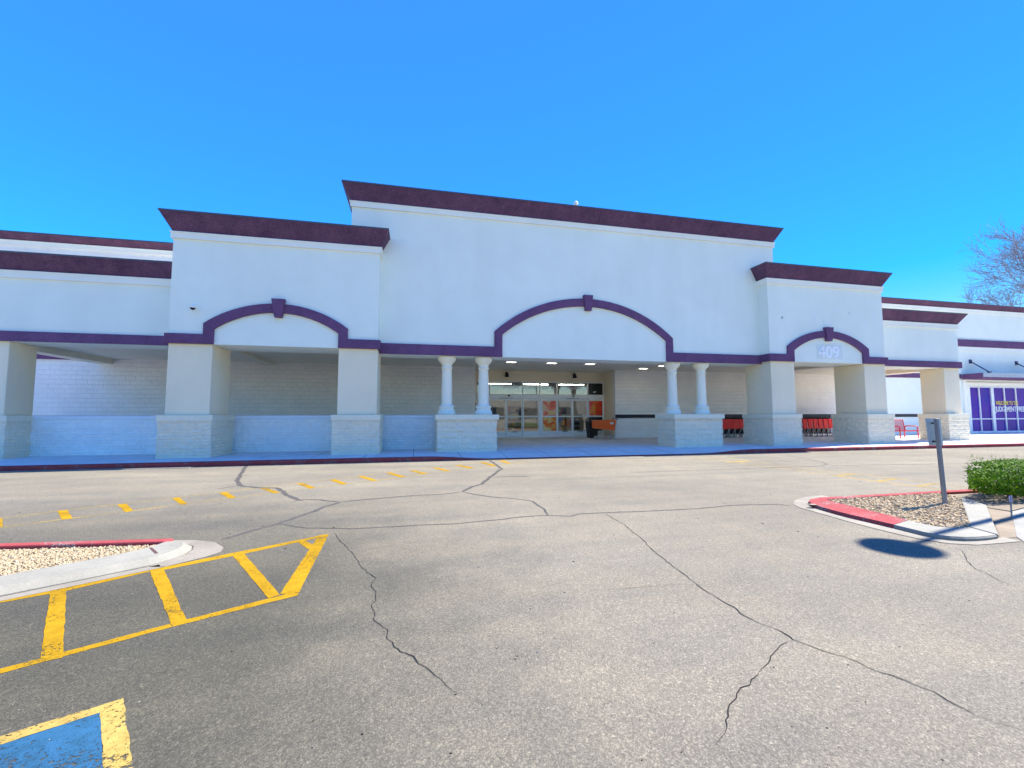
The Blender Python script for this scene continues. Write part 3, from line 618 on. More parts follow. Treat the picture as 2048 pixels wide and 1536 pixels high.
# --- wall lamps, ceiling lights, cameras on the building
g = 'black bell lamps over the doors'
for x, lab in ((5.06, 'black bell-shaped wall lamp above the left entrance doors'), (9.1, 'black bell-shaped wall lamp above the right entrance doors')):
    t = thing('wall_lamp', (x, 24.0, 3.7), lab, 'wall lamp', g)
    m = MB(); m.lathe([(.13, 3.56), (.12, 3.60), (.095, 3.70), (.075, 3.78), (.04, 3.83), (.012, 3.84)], x, 23.84, 20); build(m, 'lamp_shade', DARK, t, smooth=True)
    m = MB(); m.box(x - .06, x + .06, 23.965, 23.998, 3.68, 3.84); m.tube([(x, 23.965, 3.78), (x, 23.9, 3.86), (x, 23.84, 3.845)], .015); build(m, 'bracket', DARK, t)
PANEL = lamp_mat('lit_diffuser', (1, .93, .8), 2.0)
for x, y, lab in ((4.45, 19.95, 'recessed ceiling light nearest the left pair of columns'), (6.45, 19.95, 'recessed ceiling light in the middle above the doors'), (8.42, 19.95, 'recessed ceiling light above the right doors'), (12.43, 19.95, 'recessed ceiling light behind the right pair of columns'), (12.1, 21.35, 'recessed ceiling light closest to the wall right of the doors')):
    t = thing('ceiling_light', (x, y, 3.92), lab, 'ceiling light', 'recessed lights in the canopy')
    m = MB(); pass
    m = MB(); m.box(x - .26, x + .26, y - .14, y - .11, 3.912, 3.929); m.box(x - .26, x + .26, y + .11, y + .14, 3.912, 3.929); m.box(x - .26, x - .23, y - .11, y + .11, 3.912, 3.929); m.box(x + .23, x + .26, y - .11, y + .11, 3.912, 3.929); build(m, 'trim_frame', TRIMW, t)
    m = MB(); m.box(x - .229, x + .229, y - .109, y + .109, 3.916, 3.928); build(m, 'diffuser', PANEL, t)
def dome_cam(x, y, z, lab, name='security_camera', s=1.0, mat=TRIMW):
    t = thing(name, (x, y, z), lab, 'security camera')
    m = MB(); m.box(x - .05 * s, x + .05 * s, y - .04, y - .002, z - .02, z + .10 * s); m.tube([(x, y - .03, z + .05 * s), (x, y - .16 * s, z + .06 * s), (x, y - .17 * s, z)], .02 * s); m.lathe([(.085 * s, z - .05 * s), (.09 * s, z - .01 * s), (.06 * s, z + .035 * s), (.02 * s, z + .045 * s)], x, y - .17 * s, 20)
    build(m, 'mount', mat, t, smooth=False)
    m = MB(); m.lathe([(.012 * s, z - .12 * s), (.045 * s, z - .105 * s), (.068 * s, z - .08 * s), (.075 * s, z - .051 * s)], x, y - .17 * s, 20); build(m, 'dome', plain('smoked_dome_' + mat.name, (.02, .02, .025), .1), t, smooth=True)
dome_cam(-6.83, 15.5, 4.86, 'white dome security camera on the left tower above its arch')
t = thing('ceiling_camera', (-.09, 17.5, 3.9), 'small black camera under the canopy left of the columns', 'security camera')
m = MB(); m.lathe([(.02, 3.72), (.05, 3.74), (.06, 3.80), (.045, 3.84), (.03, 3.928)], -.09, 17.5, 16); build(m, 'housing', DARK, t, smooth=True)
t = thing('roof_vent', (6.75, 17.3, 9.12), 'small white domed vent peeking over the tall central cornice', 'vent')
m = MB(); m.lathe([(.05, 9.0), (.05, 10.5), (.09, 10.53), (.10, 10.62), (.07, 10.70), (.02, 10.73)], 6.75, 17.3, 18); build(m, 'cowl', TRIMW, t, smooth=True)

# number plate and ghost marks on the right tower
m = MB(); m.box(17.15, 18.52, 15.488, 15.499, 3.85, 4.50); np_ = P(m, 'number_plate', stucco('plate_paint', (.78, .82, .76), .02, .2), rt, bevel=.003)
text_obj('409', .72, 'number', stucco('number_paint', (.98, .98, .97), .01, .1), np_, 17.20, 15.480, 3.925, .012, 'LEFT', .012, 1.06)
m = MB()
for row, z in ((0, 6.02), (1, 5.52)):
    for i in range(13):
        x = 15.5 + i * .40 + rnd.uniform(-.08, .08)
        for q in range(3):
            cx, cz = x + rnd.uniform(-.12, .12), z + rnd.uniform(-.13, .13); rr = rnd.uniform(.018, .05)
            m.quad(*[(cx + rr * math.cos(a) * rnd.uniform(.7, 1.2), 15.4965, cz + rr * math.sin(a) * rnd.uniform(.7, 1.2)) for a in [2 * math.pi * j / 7 for j in range(7)]])
tag(P(m, 'patched_sign_holes', stucco('patch_paint', (.92, .91, .88), .02, .1), rt), kind='stuff')

# ---------------------------------------------------------------- neighbouring shop on the right
nb = thing('neighbour_shop', (42, 22.5, 0), 'white shop on the far right with purple film in its windows and a grey awning', 'shop')
m = MB(); m.box(28.0, 37.4, 22.5, 22.8, 0, 9.0); m.box(37.4, 66, 22.5, 22.8, 3.45, 9.0); m.box(60.0, 66, 22.5, 22.8, 0, 3.45); m.box(28.001, 66, 22.801, 26.5, 8.4, 8.6); m.box(65.7, 66, 22.801, 26.5, 0, 8.4); m.box(28.001, 66, 26.5, 26.7, 0, 8.6)
nw = build(m, 'front_wall', WHITE, nb)
build(trim(28.0, 66, 22.5, 22.8, 8.58, 8.80, False, True), 'moulding', TRIMW, nw)
a, b = cornice(28.0, 66, 22.5, 24, 8.81, 9.10, .3, False, True); build(a, 'cornice', PURPLE_D, nw); build(b, 'coping', CAPMETAL, nw)
m = MB(); m.box(28.0, 66, 22.40, 22.498, 6.12, 6.62); m.box(28.0, 36.9, 22.42, 22.498, 3.86, 4.17); build(m, 'band', PURPLE, nw)
m = MB(); m.box(28.0, 66, 22.44, 22.498, 5.85, 6.117); build(m, 'moulding', TRIMW, nw)
m = MB(); m.box(28.0, 36.8, 22.478, 22.498, 1.24, 1.437); build(m, 'dark_belt', BLACKBELT, nw)
m = MB(); m.box(36.95, 37.25, 22.40, 22.498, .13, 3.78); m.box(37.25, 60, 22.40, 22.498, 3.36, 3.62); m.box(37.25, 37.5, 22.38, 22.498, .13, 3.36); build(m, 'window_surround', TRIMW, nb)
FILM, fnt, fb = new_mat('purple_window_film')
fco = obj_co(fnt); ff = noise_f(fnt, fco, .35, 3)
fnt.links.new(ramp(fnt, ff, [(.35, (.030, .006, .22)), (.55, (.065, .006, .30)), (.7, (.012, .010, .30))]), fb.inputs['Base Color']); fb.inputs['Roughness'].default_value = .3; fb.inputs['Specular IOR Level'].default_value = .12
WHITEF = plain('white_window_frame', (.72, .75, .77), .4, .1)
bays = [(37.54, [38.47]), (39.68, [40.87, 42.0]), (43.25, [44.4, 45.5]), (46.8, [47.9, 49.0]), (50.3, [51.4])]
ends = [39.68, 43.25, 46.8, 50.3, 52.6]
for (x0, mids), x1 in zip(bays, ends):
    m = MB(); xs = [x0 + (.13 if x0 > 38 else .02)] + mids + [x1 - .13]
    m.box(x0, xs[0], 22.42, 22.6, .13, 3.34); m.box(xs[-1], x1 - .001, 22.42, 22.6, .13, 3.34)
    m.box(xs[0], xs[-1], 22.43, 22.59, .13, .24); m.box(xs[0], xs[-1], 22.43, 22.59, 3.27, 3.34); m.box(xs[0], xs[-1], 22.44, 22.58, 1.05, 1.12)
    for q in mids: m.box(q - .045, q + .045, 22.44, 22.58, .24, 1.05); m.box(q - .045, q + .045, 22.44, 22.58, 1.12, 3.27)
    wf = build(m, 'window', WHITEF, nb, bevel=.004)
    m = MB(); m.box(xs[0], xs[-1], 22.50, 22.52, .24, 3.27); build(m, 'pane', FILM, wf)
m = MB(); m.box(52.6, 60, 22.45, 22.7, .13, 3.36); build(m, 'end_panel', WHITEF, nb)
YT = plain('yellow_vinyl', (.85, .62, .02), .5, bstr=0)
text_obj('WELCOME TO THE', .38, 'lettering', YT, nb, 39.95, 22.437, 2.07, .002, 'LEFT', .006, .66)
text_obj('JUDGEMENT FREE', .50, 'lettering', LET, nb, 39.88, 22.437, 1.60, .002, 'LEFT', .008, .72)
m = MB(); m.box(36.9, 60, 21.3, 22.39, 3.80, 4.17)
aw = build(m, 'awning', PURPLE, nb, bevel=.01)
m = MB(); m.box(36.95, 60, 21.27, 21.299, 3.90, 4.18); build(m, 'fascia', plain('grey_fascia', (.34, .38, .44), .45, .3), aw)
TIE = plain('dark_blue_steel', (.02, .025, .10), .4, .3)
for x in (37.9, 42.35, 46.8, 51.3, 55.8):
    m = MB(); m.tube([(x, 22.47, 5.09), (x - .08, 21.45, 4.25)], .035, 8); m.box(x - .1, x + .1, 22.44, 22.497, 4.95, 5.22); m.box(x - .15, x - .01, 21.36, 21.54, 4.172, 4.28)
    build(m, 'tie_rod', TIE, aw)
# ---------------------------------------------------------------- ground
def struct(m, name, mat, label=None, **k):
    return tag(build(m, name, mat, **k), label, None, None, 'structure')
m = MB(); m.quad((-600, -600, 0), (600, -600, 0), (600, 600, 0), (-600, 600, 0)); struct(m, 'asphalt', ASPH)

def sm(t): t = max(0, min(1, t)); return t * t * (3 - 2 * t)
def swz(x, y):
    w = sm((x - .3) / 2.3) * (1 - sm((x - 10.2) / 2.4))
    return FZ - (FZ - .014) * w * max(0, min(1, (15.75 - y) / 1.7))
xs = [-40, -30, -20, -13, -8, -4, -2, -1] + [i * .25 for i in range(0, 56)] + [14.5, 16, 20, 26, 34, 44, 66]
ys = [14.14, 14.6, 15.2, 15.75, 17, 19, 21, 22.52]
m = MB(); n = len(xs)
m.add([(x, y, swz(x, y)) for y in ys for x in xs], [(j * n + i, j * n + i + 1, (j + 1) * n + i + 1, (j + 1) * n + i) for j in range(len(ys) - 1) for i in range(n - 1)])
o = len(m.v); m.quad((3.11, 22.52, FZ), (10.97, 22.52, FZ), (10.97, 24.2, FZ + .03), (3.11, 24.2, FZ + .03)); m.quad((15.61, 22.52, FZ), (25.69, 22.52, FZ), (25.69, 25.6, FZ), (15.61, 25.6, FZ))
struct(m, 'sidewalk', SIDEW)
# red kerb: rounded section swept along x, dipping at the ramp
sec = [(13.99, -.02), (13.995, .78), (14.01, .93), (14.04, 1.0), (14.15, 1.0)]
m = MB(); vs = []; xk = [x for x in xs]
for x in xk:
    z = swz(x, 14.1) + .004
    for y, k in sec: vs.append((x, y, max(z * k, -.01)))
q = len(sec); m.add(vs, [(i * q + j, (i + 1) * q + j, (i + 1) * q + j + 1, i * q + j + 1) for i in range(len(xk) - 1) for j in range(q - 1)])
struct(m, 'red_kerb', REDK, smooth=False)
m = MB(); m.box(-40, -6.0, 13.70, 13.985, -.05, .012); struct(m, 'gutter', GUTTER)

def ragged(pts, amp, step, seed):
    out = []
    for i in range(len(pts) - 1):
        a, b = Vector(pts[i]), Vector(pts[i + 1]); n = max(1, int((b - a).length / step)); d = (b - a).normalized(); q = Vector((-d.y, d.x))
        for k in range(n):
            p = a.lerp(b, k / n); w = noise.noise(Vector((p.x * 9, p.y * 9, seed))) * amp + noise.noise(Vector((p.x * 31, p.y * 31, seed))) * amp * .6
            out.append(tuple(p + q * (w if (i or k) else 0)))
    out.append(tuple(pts[-1])); return out

def flat(polys, name, mat, z, rag=0):
    m = MB()
    for p in polys:
        a = sum(p[i][0] * p[(i + 1) % len(p)][1] - p[(i + 1) % len(p)][0] * p[i][1] for i in range(len(p)))
        pp = list(p) if a > 0 else list(p[::-1])
        if rag: pp = ragged(pp + [pp[0]], rag, .03, z * 1000)[:-1]
        m.quad(*[(x, y, z) for x, y in pp])
    return struct(m, name, mat)
for i, h in enumerate(HATCH): flat([h], 'yellow_hatch_line', YEL, .0016 + .00008 * i, .006)
for i, h in enumerate(STALL_Y): flat([h], 'stall_border_line', YELP, .0030 + .0001 * i, .007)
# the stall's lines and blue field run on beyond the picture's edge
flat([[STALL_Y[0][0], STALL_Y[0][3], (-3.3, 1.72), (-3.4, 1.80)]], 'stall_border_line', YELP, .0033, .007)
flat([[STALL_Y[1][1], STALL_Y[1][2], (-.165, .50), (-.06, .50)]], 'stall_border_line', YELP, .0034, .007)
flat([[STALL_Y[0][2], STALL_Y[0][3], (-3.3, 1.72), (-2.4, .0), (-.165, .50), STALL_Y[1][2]]], 'blue_stall_field', BLU, .0022)
m = MB(); m.strip(LANE_NEAR, [.035 if 3 < i < 7 else .045 for i in range(len(LANE_NEAR))], .0014); struct(m, 'lane_line', YELF)
m = MB(); m.strip(LANE_FAR, .04, .0014); struct(m, 'lane_line', YELF)
for tq in TICKS: flat([tq], 'lane_tick', YEL, .0020, .006)
m = MB(); m.strip(FADE_A, .07, .0014); struct(m, 'faded_lane_line', YELP)
m = MB(); m.strip(FADE_B, .06, .0015); struct(m, 'faded_lane_line', YELP)
for tq in FADE_T: flat([tq], 'faded_lane_tick', YELP, .0020)
for i, (p, wd) in enumerate(SEALS):
    pp = ragged(p, .035 if wd > .04 else .02, .12, i); m = MB()
    m.strip(pp, [wd * (1 + .35 * noise.noise(Vector((a[0] * 3, a[1] * 3, i)))) * (.35 if k in (0, len(pp) - 1) else 1) for k, a in enumerate(pp)], .0024 + .00006 * i); struct(m, 'sealed_crack', SEAL)
for i, (p, wd) in enumerate(CRACKS):
    pp = ragged(p, .016, .03, i + 40); m = MB()
    m.strip(pp, [max(.0012, wd * (.55 if i == 2 else .68) * min(1, (len(pp) - k) / 14, (k + 1) / 6) * (.9 + .9 * noise.noise(Vector((a[0] * 7, a[1] * 7, i))))) for k, a in enumerate(pp)], .0034 + .00006 * i); struct(m, 'open_crack', CRACK)

# ---------------------------------------------------------------- traffic islands
def ring(outer, inner, z, zo=0.0, bev=.02):
    # kerb between two open polylines of equal length: vertical face, eased edge, flat top
    m = MB(); vs = []
    for (ax, ay), (bx, by) in zip(outer, inner):
        d = Vector((bx - ax, by - ay)); L = d.length; d.normalize()
        pts = [(ax, ay, zo - .02), (ax + d.x * .004, ay + d.y * .004, max(.008, z - bev)), (ax + d.x * bev, ay + d.y * bev, z), (bx, by, z + .004), (bx, by, -.02)]
        vs += pts
    q = 5; n = len(outer)
    fs = [(i * q + j, (i + 1) * q + j, (i + 1) * q + j + 1, i * q + j + 1) for i in range(n - 1) for j in range(q - 1)]
    fs += [tuple(range(q)), tuple(range((n - 1) * q, n * q))]
    return m.add(vs, fs)
def resamp(p, n):
    P_ = [Vector(a) for a in p]; Ls = [0]
    for i in range(len(P_) - 1): Ls.append(Ls[-1] + (P_[i + 1] - P_[i]).length)
    out = []
    for k in range(n):
        t = Ls[-1] * k / (n - 1); i = 0
        while i < len(P_) - 2 and Ls[i + 1] < t: i += 1
        out.append(tuple(P_[i].lerp(P_[i + 1], (t - Ls[i]) / max(1e-6, Ls[i + 1] - Ls[i]))))
    return out
REDC = REDK
# right island
ko = [(6.62, 6.10), (6.36, 6.03), (6.18, 5.88), (6.06, 5.70), (6.00, 5.49), (5.95, 5.2), (5.93, 4.98), (5.93, 4.7), (5.93, 4.42)]
ki = [(6.66, 5.96), (6.62, 5.94), (6.60, 5.91), (6.57, 5.87), (6.54, 5.75), (6.50, 5.50), (6.46, 5.25), (6.42, 4.92), (6.36, 4.55)]
struct(ring(ko, ki, .052), 'red_island_kerb', REDK)
ko2 = [(5.93, 4.416), (5.92, 4.2), (5.91, 4.07), (5.94, 3.93), (6.0, 3.86), (6.12, 3.80), (6.25, 3.775), (6.42, 3.77), (6.6, 3.785)]
ki2 = [(6.36, 4.546), (6.34, 4.42), (6.33, 4.30), (6.35, 4.23), (6.40, 4.18), (6.46, 4.15), (6.52, 4.13), (6.60, 4.115), (6.70, 4.11)]
struct(ring(ko2, ki2, .050), 'island_kerb', KERBC)
m = MB(); m.hexa([(6.66, 5.965, -.02), (13, 6.0, -.02), (13, 6.13, -.02), (6.62, 6.105, -.02)], [(6.66, 5.965, .055), (13, 6.0, .06), (13, 6.13, .06), (6.62, 6.105, .055)]); struct(m, 'red_island_kerb', REDK, bevel=.012)
# flat header kerb on the right side of the bed
m = MB(); m.hexa([(6.64, 3.80, -.02), (8.62, 5.05, -.02), (9.02, 5.62, -.02), (6.74, 4.12, -.02)], [(6.64, 3.80, .052), (8.62, 5.05, .050), (9.02, 5.62, .050), (6.74, 4.12, .054)]); struct(m, 'header_kerb', KERBC, bevel=.012)
apo = [(7.1, 6.46), (6.75, 6.41), (6.49, 6.33), (6.18, 6.15), (5.95, 5.92), (5.84, 5.7), (5.82, 5.49), (5.76, 5.1), (5.72, 4.8), (5.70, 4.45), (5.70, 4.18), (5.74, 3.97), (5.85, 3.78), (6.08, 3.67), (6.46, 3.66), (6.75, 3.66)]
api = [(7.1, 6.12), (6.8, 6.11), (6.55, 6.09), (6.3, 5.98), (6.15, 5.82), (6.08, 5.7), (6.03, 5.49), (5.97, 5.1), (5.95, 4.8), (5.95, 4.45), (5.94, 4.18), (5.96, 4.0), (6.05, 3.88), (6.2, 3.82), (6.46, 3.80), (6.75, 3.82)]
m = MB(); k = len(apo); m.add([(*p, .006) for p in apo] + [(*p, .006) for p in api], [(i, i + 1, k + i + 1, k + i) for i in range(k - 1)]); struct(m, 'concrete_gutter', GUTTER)
# kerb nose chip: exposed grey patch
m = MB(); m.quad(*[(6.03 + .075 * math.cos(a) * rnd.uniform(.6, 1.2), 5.66 + .05 * math.sin(a) * rnd.uniform(.6, 1.2), .0575) for a in [2 * math.pi * j / 11 for j in range(11)]]); struct(m, 'chipped_kerb_patch', GUTTER)
# dirt strip and concrete flume
flat([[(6.66, 3.79), (6.95, 3.80), (8.6, 4.75), (8.62, 5.04)]], 'dirt_strip', concrete('dry_dirt', (.22, .17, .11), stain=.35), .004)
flat([[(6.93, 3.80), (6.60, 3.52), (7.9, 3.9), (9.2, 4.6), (9.6, 5.0), (8.62, 4.76)]], 'concrete_flume', concrete('flume_concrete', (.25, .24, .20), stain=.25), .008)
flat([[(8.63, 4.78), (9.6, 5.02), (14, 5.2), (14, 5.99), (9.05, 5.98), (9.02, 5.62), (8.62, 5.06)]], 'planter_soil', concrete('planter_dirt', (.20, .155, .10), stain=.3), .012)

def bed(poly, z, name, mat, seed):
    m = MB(); m.quad(*[(x, y, z) for x, y in poly]); return struct(m, name, mat)
def in_poly(x, y, p):
    c = False; j = len(p) - 1
    for i in range(len(p)):
        if (p[i][1] > y) != (p[j][1] > y) and x < (p[j][0] - p[i][0]) * (y - p[i][1]) / (p[j][1] - p[i][1]) + p[i][0]: c = not c
        j = i
    return c
def chips(poly, z, n, s0, s1, name, mat, label, seed):
    rr = random.Random(seed); m = MB(); x0 = min(p[0] for p in poly); x1 = max(p[0] for p in poly); y0 = min(p[1] for p in poly); y1 = max(p[1] for p in poly); c = 0
    while c < n:
        x, y = rr.uniform(x0, x1), rr.uniform(y0, y1)
        if not in_poly(x, y, poly): continue
        c += 1; s = rr.uniform(s0, s1); a = rr.uniform(0, 6.28); h = s * rr.uniform(.35, .7); e = rr.uniform(.5, 1)
        M = Matrix.Rotation(a, 3, 'Z') @ Matrix.Rotation(rr.uniform(-.5, .5), 3, 'X') @ Matrix.Rotation(rr.uniform(-.5, .5), 3, 'Y')
        base = [Vector((math.cos(t) * s * rr.uniform(.7, 1.1), math.sin(t) * s * e * rr.uniform(.7, 1.1), 0)) for t in (0, 1.3, 2.5, 3.8, 5.1)]
        top = [b * .55 + Vector((0, 0, h)) for b in base]; o = Vector((x, y, z + rr.uniform(-.2, .25) * s))
        m.hexa([tuple(M @ b + o) for b in base], [tuple(M @ b + o) for b in top])
    ob = build(m, name, mat); return tag(ob, label, 'ground cover', None, 'stuff')
SOIL = concrete('gravel_bed', (.27, .20, .11), stain=.35)
CHIP = island_random('wood_chips', [(.40, .30, .17), (.48, .37, .21), (.30, .21, .11), (.54, .43, .27), (.43, .32, .18), (.20, .14, .075)], .9)
STONE = island_random('pea_gravel', [(.40, .32, .19), (.34, .26, .14), (.48, .41, .28), (.29, .21, .12), (.42, .34, .21), (.25, .19, .12)], .9)
rb = [(6.64, 5.955), (6.52, 5.5), (6.44, 4.92), (6.35, 4.45), (6.36, 4.26), (6.48, 4.15), (6.74, 4.12), (9.02, 5.62), (9.06, 5.98)]
bed(rb, .03, 'gravel_bed', SOIL, 1)
chips(rb, .032, 5200, .012, .036, 'bark_chips', CHIP, 'tan bark and stone chips filling the right traffic island', 3)
# left island
lo = [(-2.62, 5.73), (-2.47, 5.67), (-2.37, 5.57), (-2.32, 5.44), (-2.31, 5.27), (-2.37, 5.10), (-2.46, 4.97), (-2.7, 4.78), (-3.0, 4.57), (-3.25, 4.40), (-4.2, 3.75), (-6.2, 2.45)]
li = [(-2.67, 5.64), (-2.66, 5.62), (-2.66, 5.60), (-2.67, 5.57), (-2.68, 5.50), (-2.72, 5.42), (-2.78, 5.32), (-3.0, 5.13), (-3.28, 4.92), (-3.52, 4.73), (-4.4, 4.12), (-6.4, 2.85)]
struct(ring(lo[3:], li[3:], .055, 0, .10), 'island_kerb', KERBC)
struct(ring(lo[:4], li[:4], .055, 0, .10), 'island_kerb', KERBC)
m = MB(); m.hexa([(-2.64, 5.585, -.02), (-2.60, 5.735, -.02), (-9, 6.48, -.02), (-9, 6.32, -.02)], [(-2.655, 5.60, .072), (-2.62, 5.715, .070), (-9, 6.46, .075), (-9, 6.335, .075)]); struct(m, 'red_island_kerb', REDK, bevel=.015)
nose = [(-2.72, 5.90), (-2.45, 5.84), (-2.2, 5.70), (-2.02, 5.46), (-1.98, 5.28), (-2.06, 5.14), (-2.30, 4.90), (-2.48, 4.93), (-2.36, 5.11), (-2.30, 5.28), (-2.31, 5.45), (-2.36, 5.58), (-2.46, 5.68), (-2.62, 5.74)]
m = MB(); m.quad(*[(x, y, .0035) for x, y in nose[::-1]]); struct(m, 'concrete_gutter', GUTTER)
m = MB(); m.strip([(-2.36, 4.93), (-3.14, 4.37), (-4.1, 3.70), (-6.1, 2.35)], .12, .0035); struct(m, 'concrete_gutter', GUTTER)
m = MB(); m.strip([(-2.69, 5.41), (-2.52, 5.185)], .024, .0600); struct(m, 'kerb_joint', plain('joint_dirt', (.10, .05, .04), .9))
lb = [(-2.66, 5.60), (-2.67, 5.57), (-2.72, 5.42), (-3.28, 4.92), (-3.52, 4.73), (-4.4, 4.12), (-6.4, 2.85), (-9, 4.0), (-9, 6.33)]
bed(lb, .028, 'gravel_bed', SOIL, 2)
chips([(-2.66, 5.60), (-2.67, 5.57), (-2.72, 5.42), (-3.28, 4.92), (-3.52, 4.73), (-4.4, 4.12), (-5.2, 4.5), (-5.2, 5.88)], .030, 11000, .006, .019, 'pea_gravel', STONE, 'pale tan gravel filling the left traffic island', 5)

# ---------------------------------------------------------------- small sign on a leaning post
t = thing('parking_sign', (8.14, 5.28, .03), 'short grey steel post leaning left with a small blank-backed sign plate', 'sign')
m = MB(); c0, c1, hw = (8.145, 5.28), (8.085, 5.285), .025
m.hexa([(c0[0] - hw, c0[1] - hw, -.05), (c0[0] + hw, c0[1] - hw, -.05), (c0[0] + hw, c0[1] + hw, -.05), (c0[0] - hw, c0[1] + hw, -.05)], [(c1[0] - hw, c1[1] - hw, 1.372), (c1[0] + hw, c1[1] - hw, 1.372), (c1[0] + hw, c1[1] + hw, 1.372), (c1[0] - hw, c1[1] + hw, 1.372)])
build(m, 'post', STEEL, t, bevel=.008)
m = MB(); m.hexa([(8.02, 5.364, .945), (8.275, 5.332, .945), (8.275, 5.336, .945), (8.02, 5.368, .945)], [(7.985, 5.366, 1.378), (8.25, 5.332, 1.368), (8.25, 5.336, 1.368), (7.985, 5.370, 1.378)])
build(m, 'sign_plate', plain('bare_aluminium', (.40, .47, .48), .45, .2, .06), t)
for z in (1.30, 1.01):
    m = MB(); m.box(8.09 - .014, 8.09 + .014, 5.31, 5.352, z - .012, z + .012); build(m, 'bolt', DARK, t)
t = thing('marker_stake', (8.07, 4.5, 0), 'thin leaning metal stake in front of the bush', 'stake')
m = MB(); m.tube([(8.07, 4.46, -.02), (8.11, 4.48, .31)], .009); build(m, 'rod', STEEL, t)
m = MB(); m.box(8.085, 8.135, 4.475, 4.483, .22, .31); build(m, 'tag_plate', plain('faded_lilac', (.42, .38, .55), .6), t)

# ---------------------------------------------------------------- bush
t = thing('trimmed_bush', (10.3, 5.55, 0), 'low green clipped bush beside the right traffic island', 'bush')
LEAF = island_random('bush_leaves', [(.035, .10, .005), (.055, .15, .006), (.090, .21, .007), (.14, .26, .008), (.060, .14, .006), (.22, .31, .012)], .7, .25)
rl = random.Random(11); m = MB(); cnt = 0
def bush_r(th, ph): return 1 + .16 * noise.noise(Vector((math.cos(th) * 2, math.sin(th) * 2, ph * 2))) + .10 * noise.noise(Vector((math.cos(th) * 5, math.sin(th) * 5, ph * 5)))
while cnt < 15000:
    x, y, z = rl.uniform(-1, 1), rl.uniform(-1, 1), rl.uniform(-1, 1)
    L = (abs(x) ** 3.2 + abs(y) ** 3.2 + abs(z) ** 3.2) ** (1 / 3.2); lim = bush_r(math.atan2(y, x), z)
    if L > lim or L < lim * .62 and rl.random() < .85: continue
    if noise.noise(Vector((x * 4, y * 3, z * 3))) < -.33: continue
    cnt += 1
    p = Vector((10.72 + x * 1.5 + y * .75, 5.62 + y * .45, .350 + z * .285))
    s = rl.uniform(.014, .030); ax = Vector((x * .6, y * .8, z + .35)) + Vector((rl.gauss(0, .6), rl.gauss(0, .6), rl.gauss(0, .6))); ax.normalize()
    e1 = ax.orthogonal().normalized(); e1.rotate(Matrix.Rotation(rl.uniform(0, 6.28), 3, ax)); e2 = ax.cross(e1)
    m.quad(*(tuple(p + e1 * (a * s) + e2 * (b * s)) for a, b in ((-1, 0), (0, -.5), (1.1, 0), (0, .5))))
for k in range(70):       # loose shoots above and beside the clipped face
    a = rl.uniform(-1, 1); b = rl.uniform(-1, 1); side = rl.random() < .3
    if side: p0 = Vector((10.72 - 1.45 + b * .75, 5.62 + b * .43, .3 + rl.uniform(0, .3))); d = Vector((-1, rl.uniform(-.4, .2), rl.uniform(.1, .8)))
    else: p0 = Vector((10.72 + a * 1.4 + b * .7, 5.62 + b * .4, .61)); d = Vector((rl.uniform(-.4, .4), rl.uniform(-.3, .3), 1))
    d.normalize(); Ln = rl.uniform(.05, .17)
    for j in range(int(Ln / .012)):
        p = p0 + d * (.012 * j); e1 = Vector((rl.gauss(0, 1), rl.gauss(0, 1), rl.gauss(0, .6))).normalized(); e2 = e1.orthogonal().normalized(); s = rl.uniform(.008, .016)
        m.quad(*(tuple(p + e1 * (s * (1 + aa)) + e2 * (bb * s)) for aa, bb in ((-1, 0), (0, -.5), (1.1, 0), (0, .5))))
build(m, 'foliage', LEAF, t)
m = MB()
for k in range(26):
    a = rl.uniform(-1, 1); x = 10.72 + a * 1.0; y = 5.62 + rl.uniform(-.3, .3)
    m.tube([(x * .8 + 10.72 * .2, y, -.02), (x, y + rl.uniform(-.06, .06), .2), (x + rl.uniform(-.2, .2), y + rl.uniform(-.2, .2), .5)], [.014, .010, .004], 5)
build(m, 'stems', plain('twig_bark', (.10, .07, .05), .9), t)

# ---------------------------------------------------------------- lamp post whose disc throws the round shadow
lx, ly, lh = 5.17 + 8.2 * sv.x / sv.z, 3.80 + 8.2 * sv.y / sv.z, 8.2
t = thing('lamp_post', (lx, ly, 0), 'tall lamp post with a flat round head right of the picture, casting the oval shadow', 'lamp post')
m = MB(); m.lathe([(.36, -.02), (.37, .0), (.355, .05), (.05, .10)], 0, 0, 40); m.v = [(x + lx, y + ly, z + lh) for x, y, z in m.v]; build(m, 'lamp_head', DARK, t)
m = MB(); m.lathe([(.065, .45), (.05, lh - .02)], lx, ly, 16); build(m, 'pole', STEEL, t)
m = MB(); m.lathe([(.22, -.02), (.22, .40), (.18, .449)], lx, ly, 24); build(m, 'concrete_base', KERBC, t)

# ---------------------------------------------------------------- bench
REDM = plain('red_powder_coat', (.55, .015, .02), .35, 0, .08, bstr=.03, spec=.5)
t = thing('slatted_bench', (25.6, 18.8, FZ), 'red metal bench with looped arms between the right tower and the end pillar', 'bench')
def loop(x):
    m = MB(); pts = [(x, 18.40, FZ)]
    for a in range(0, 91, 15): pts.append((x, 18.52 - .12 * math.cos(R(a)), .66 + .12 * math.sin(R(a))))
    for a in range(0, 91, 15): pts.append((x, 18.93 + .12 * math.sin(R(a)), .66 + .12 * math.cos(R(a))))
    pts.append((x, 19.08, FZ)); m.tube(pts, .028, 10); return build(m, 'arm_loop', REDM, t, smooth=True)
for x in (24.3, 25.55, 26.8): loop(x)
m = MB()
for i in range(9): y = 18.46 + i * .062; m.box(24.26, 26.84, y, y + .042, .535 - .004 * i, .548 - .004 * i)
m.box(24.26, 26.84, 18.43, 18.45, .50, .56); build(m, 'seat', REDM, t)
m = MB()
for i in range(58): x = 24.30 + i * .044; m.tube([(x, 19.03, .50), (x, 19.10, .72), (x, 19.17, 1.10)], .008, 5)
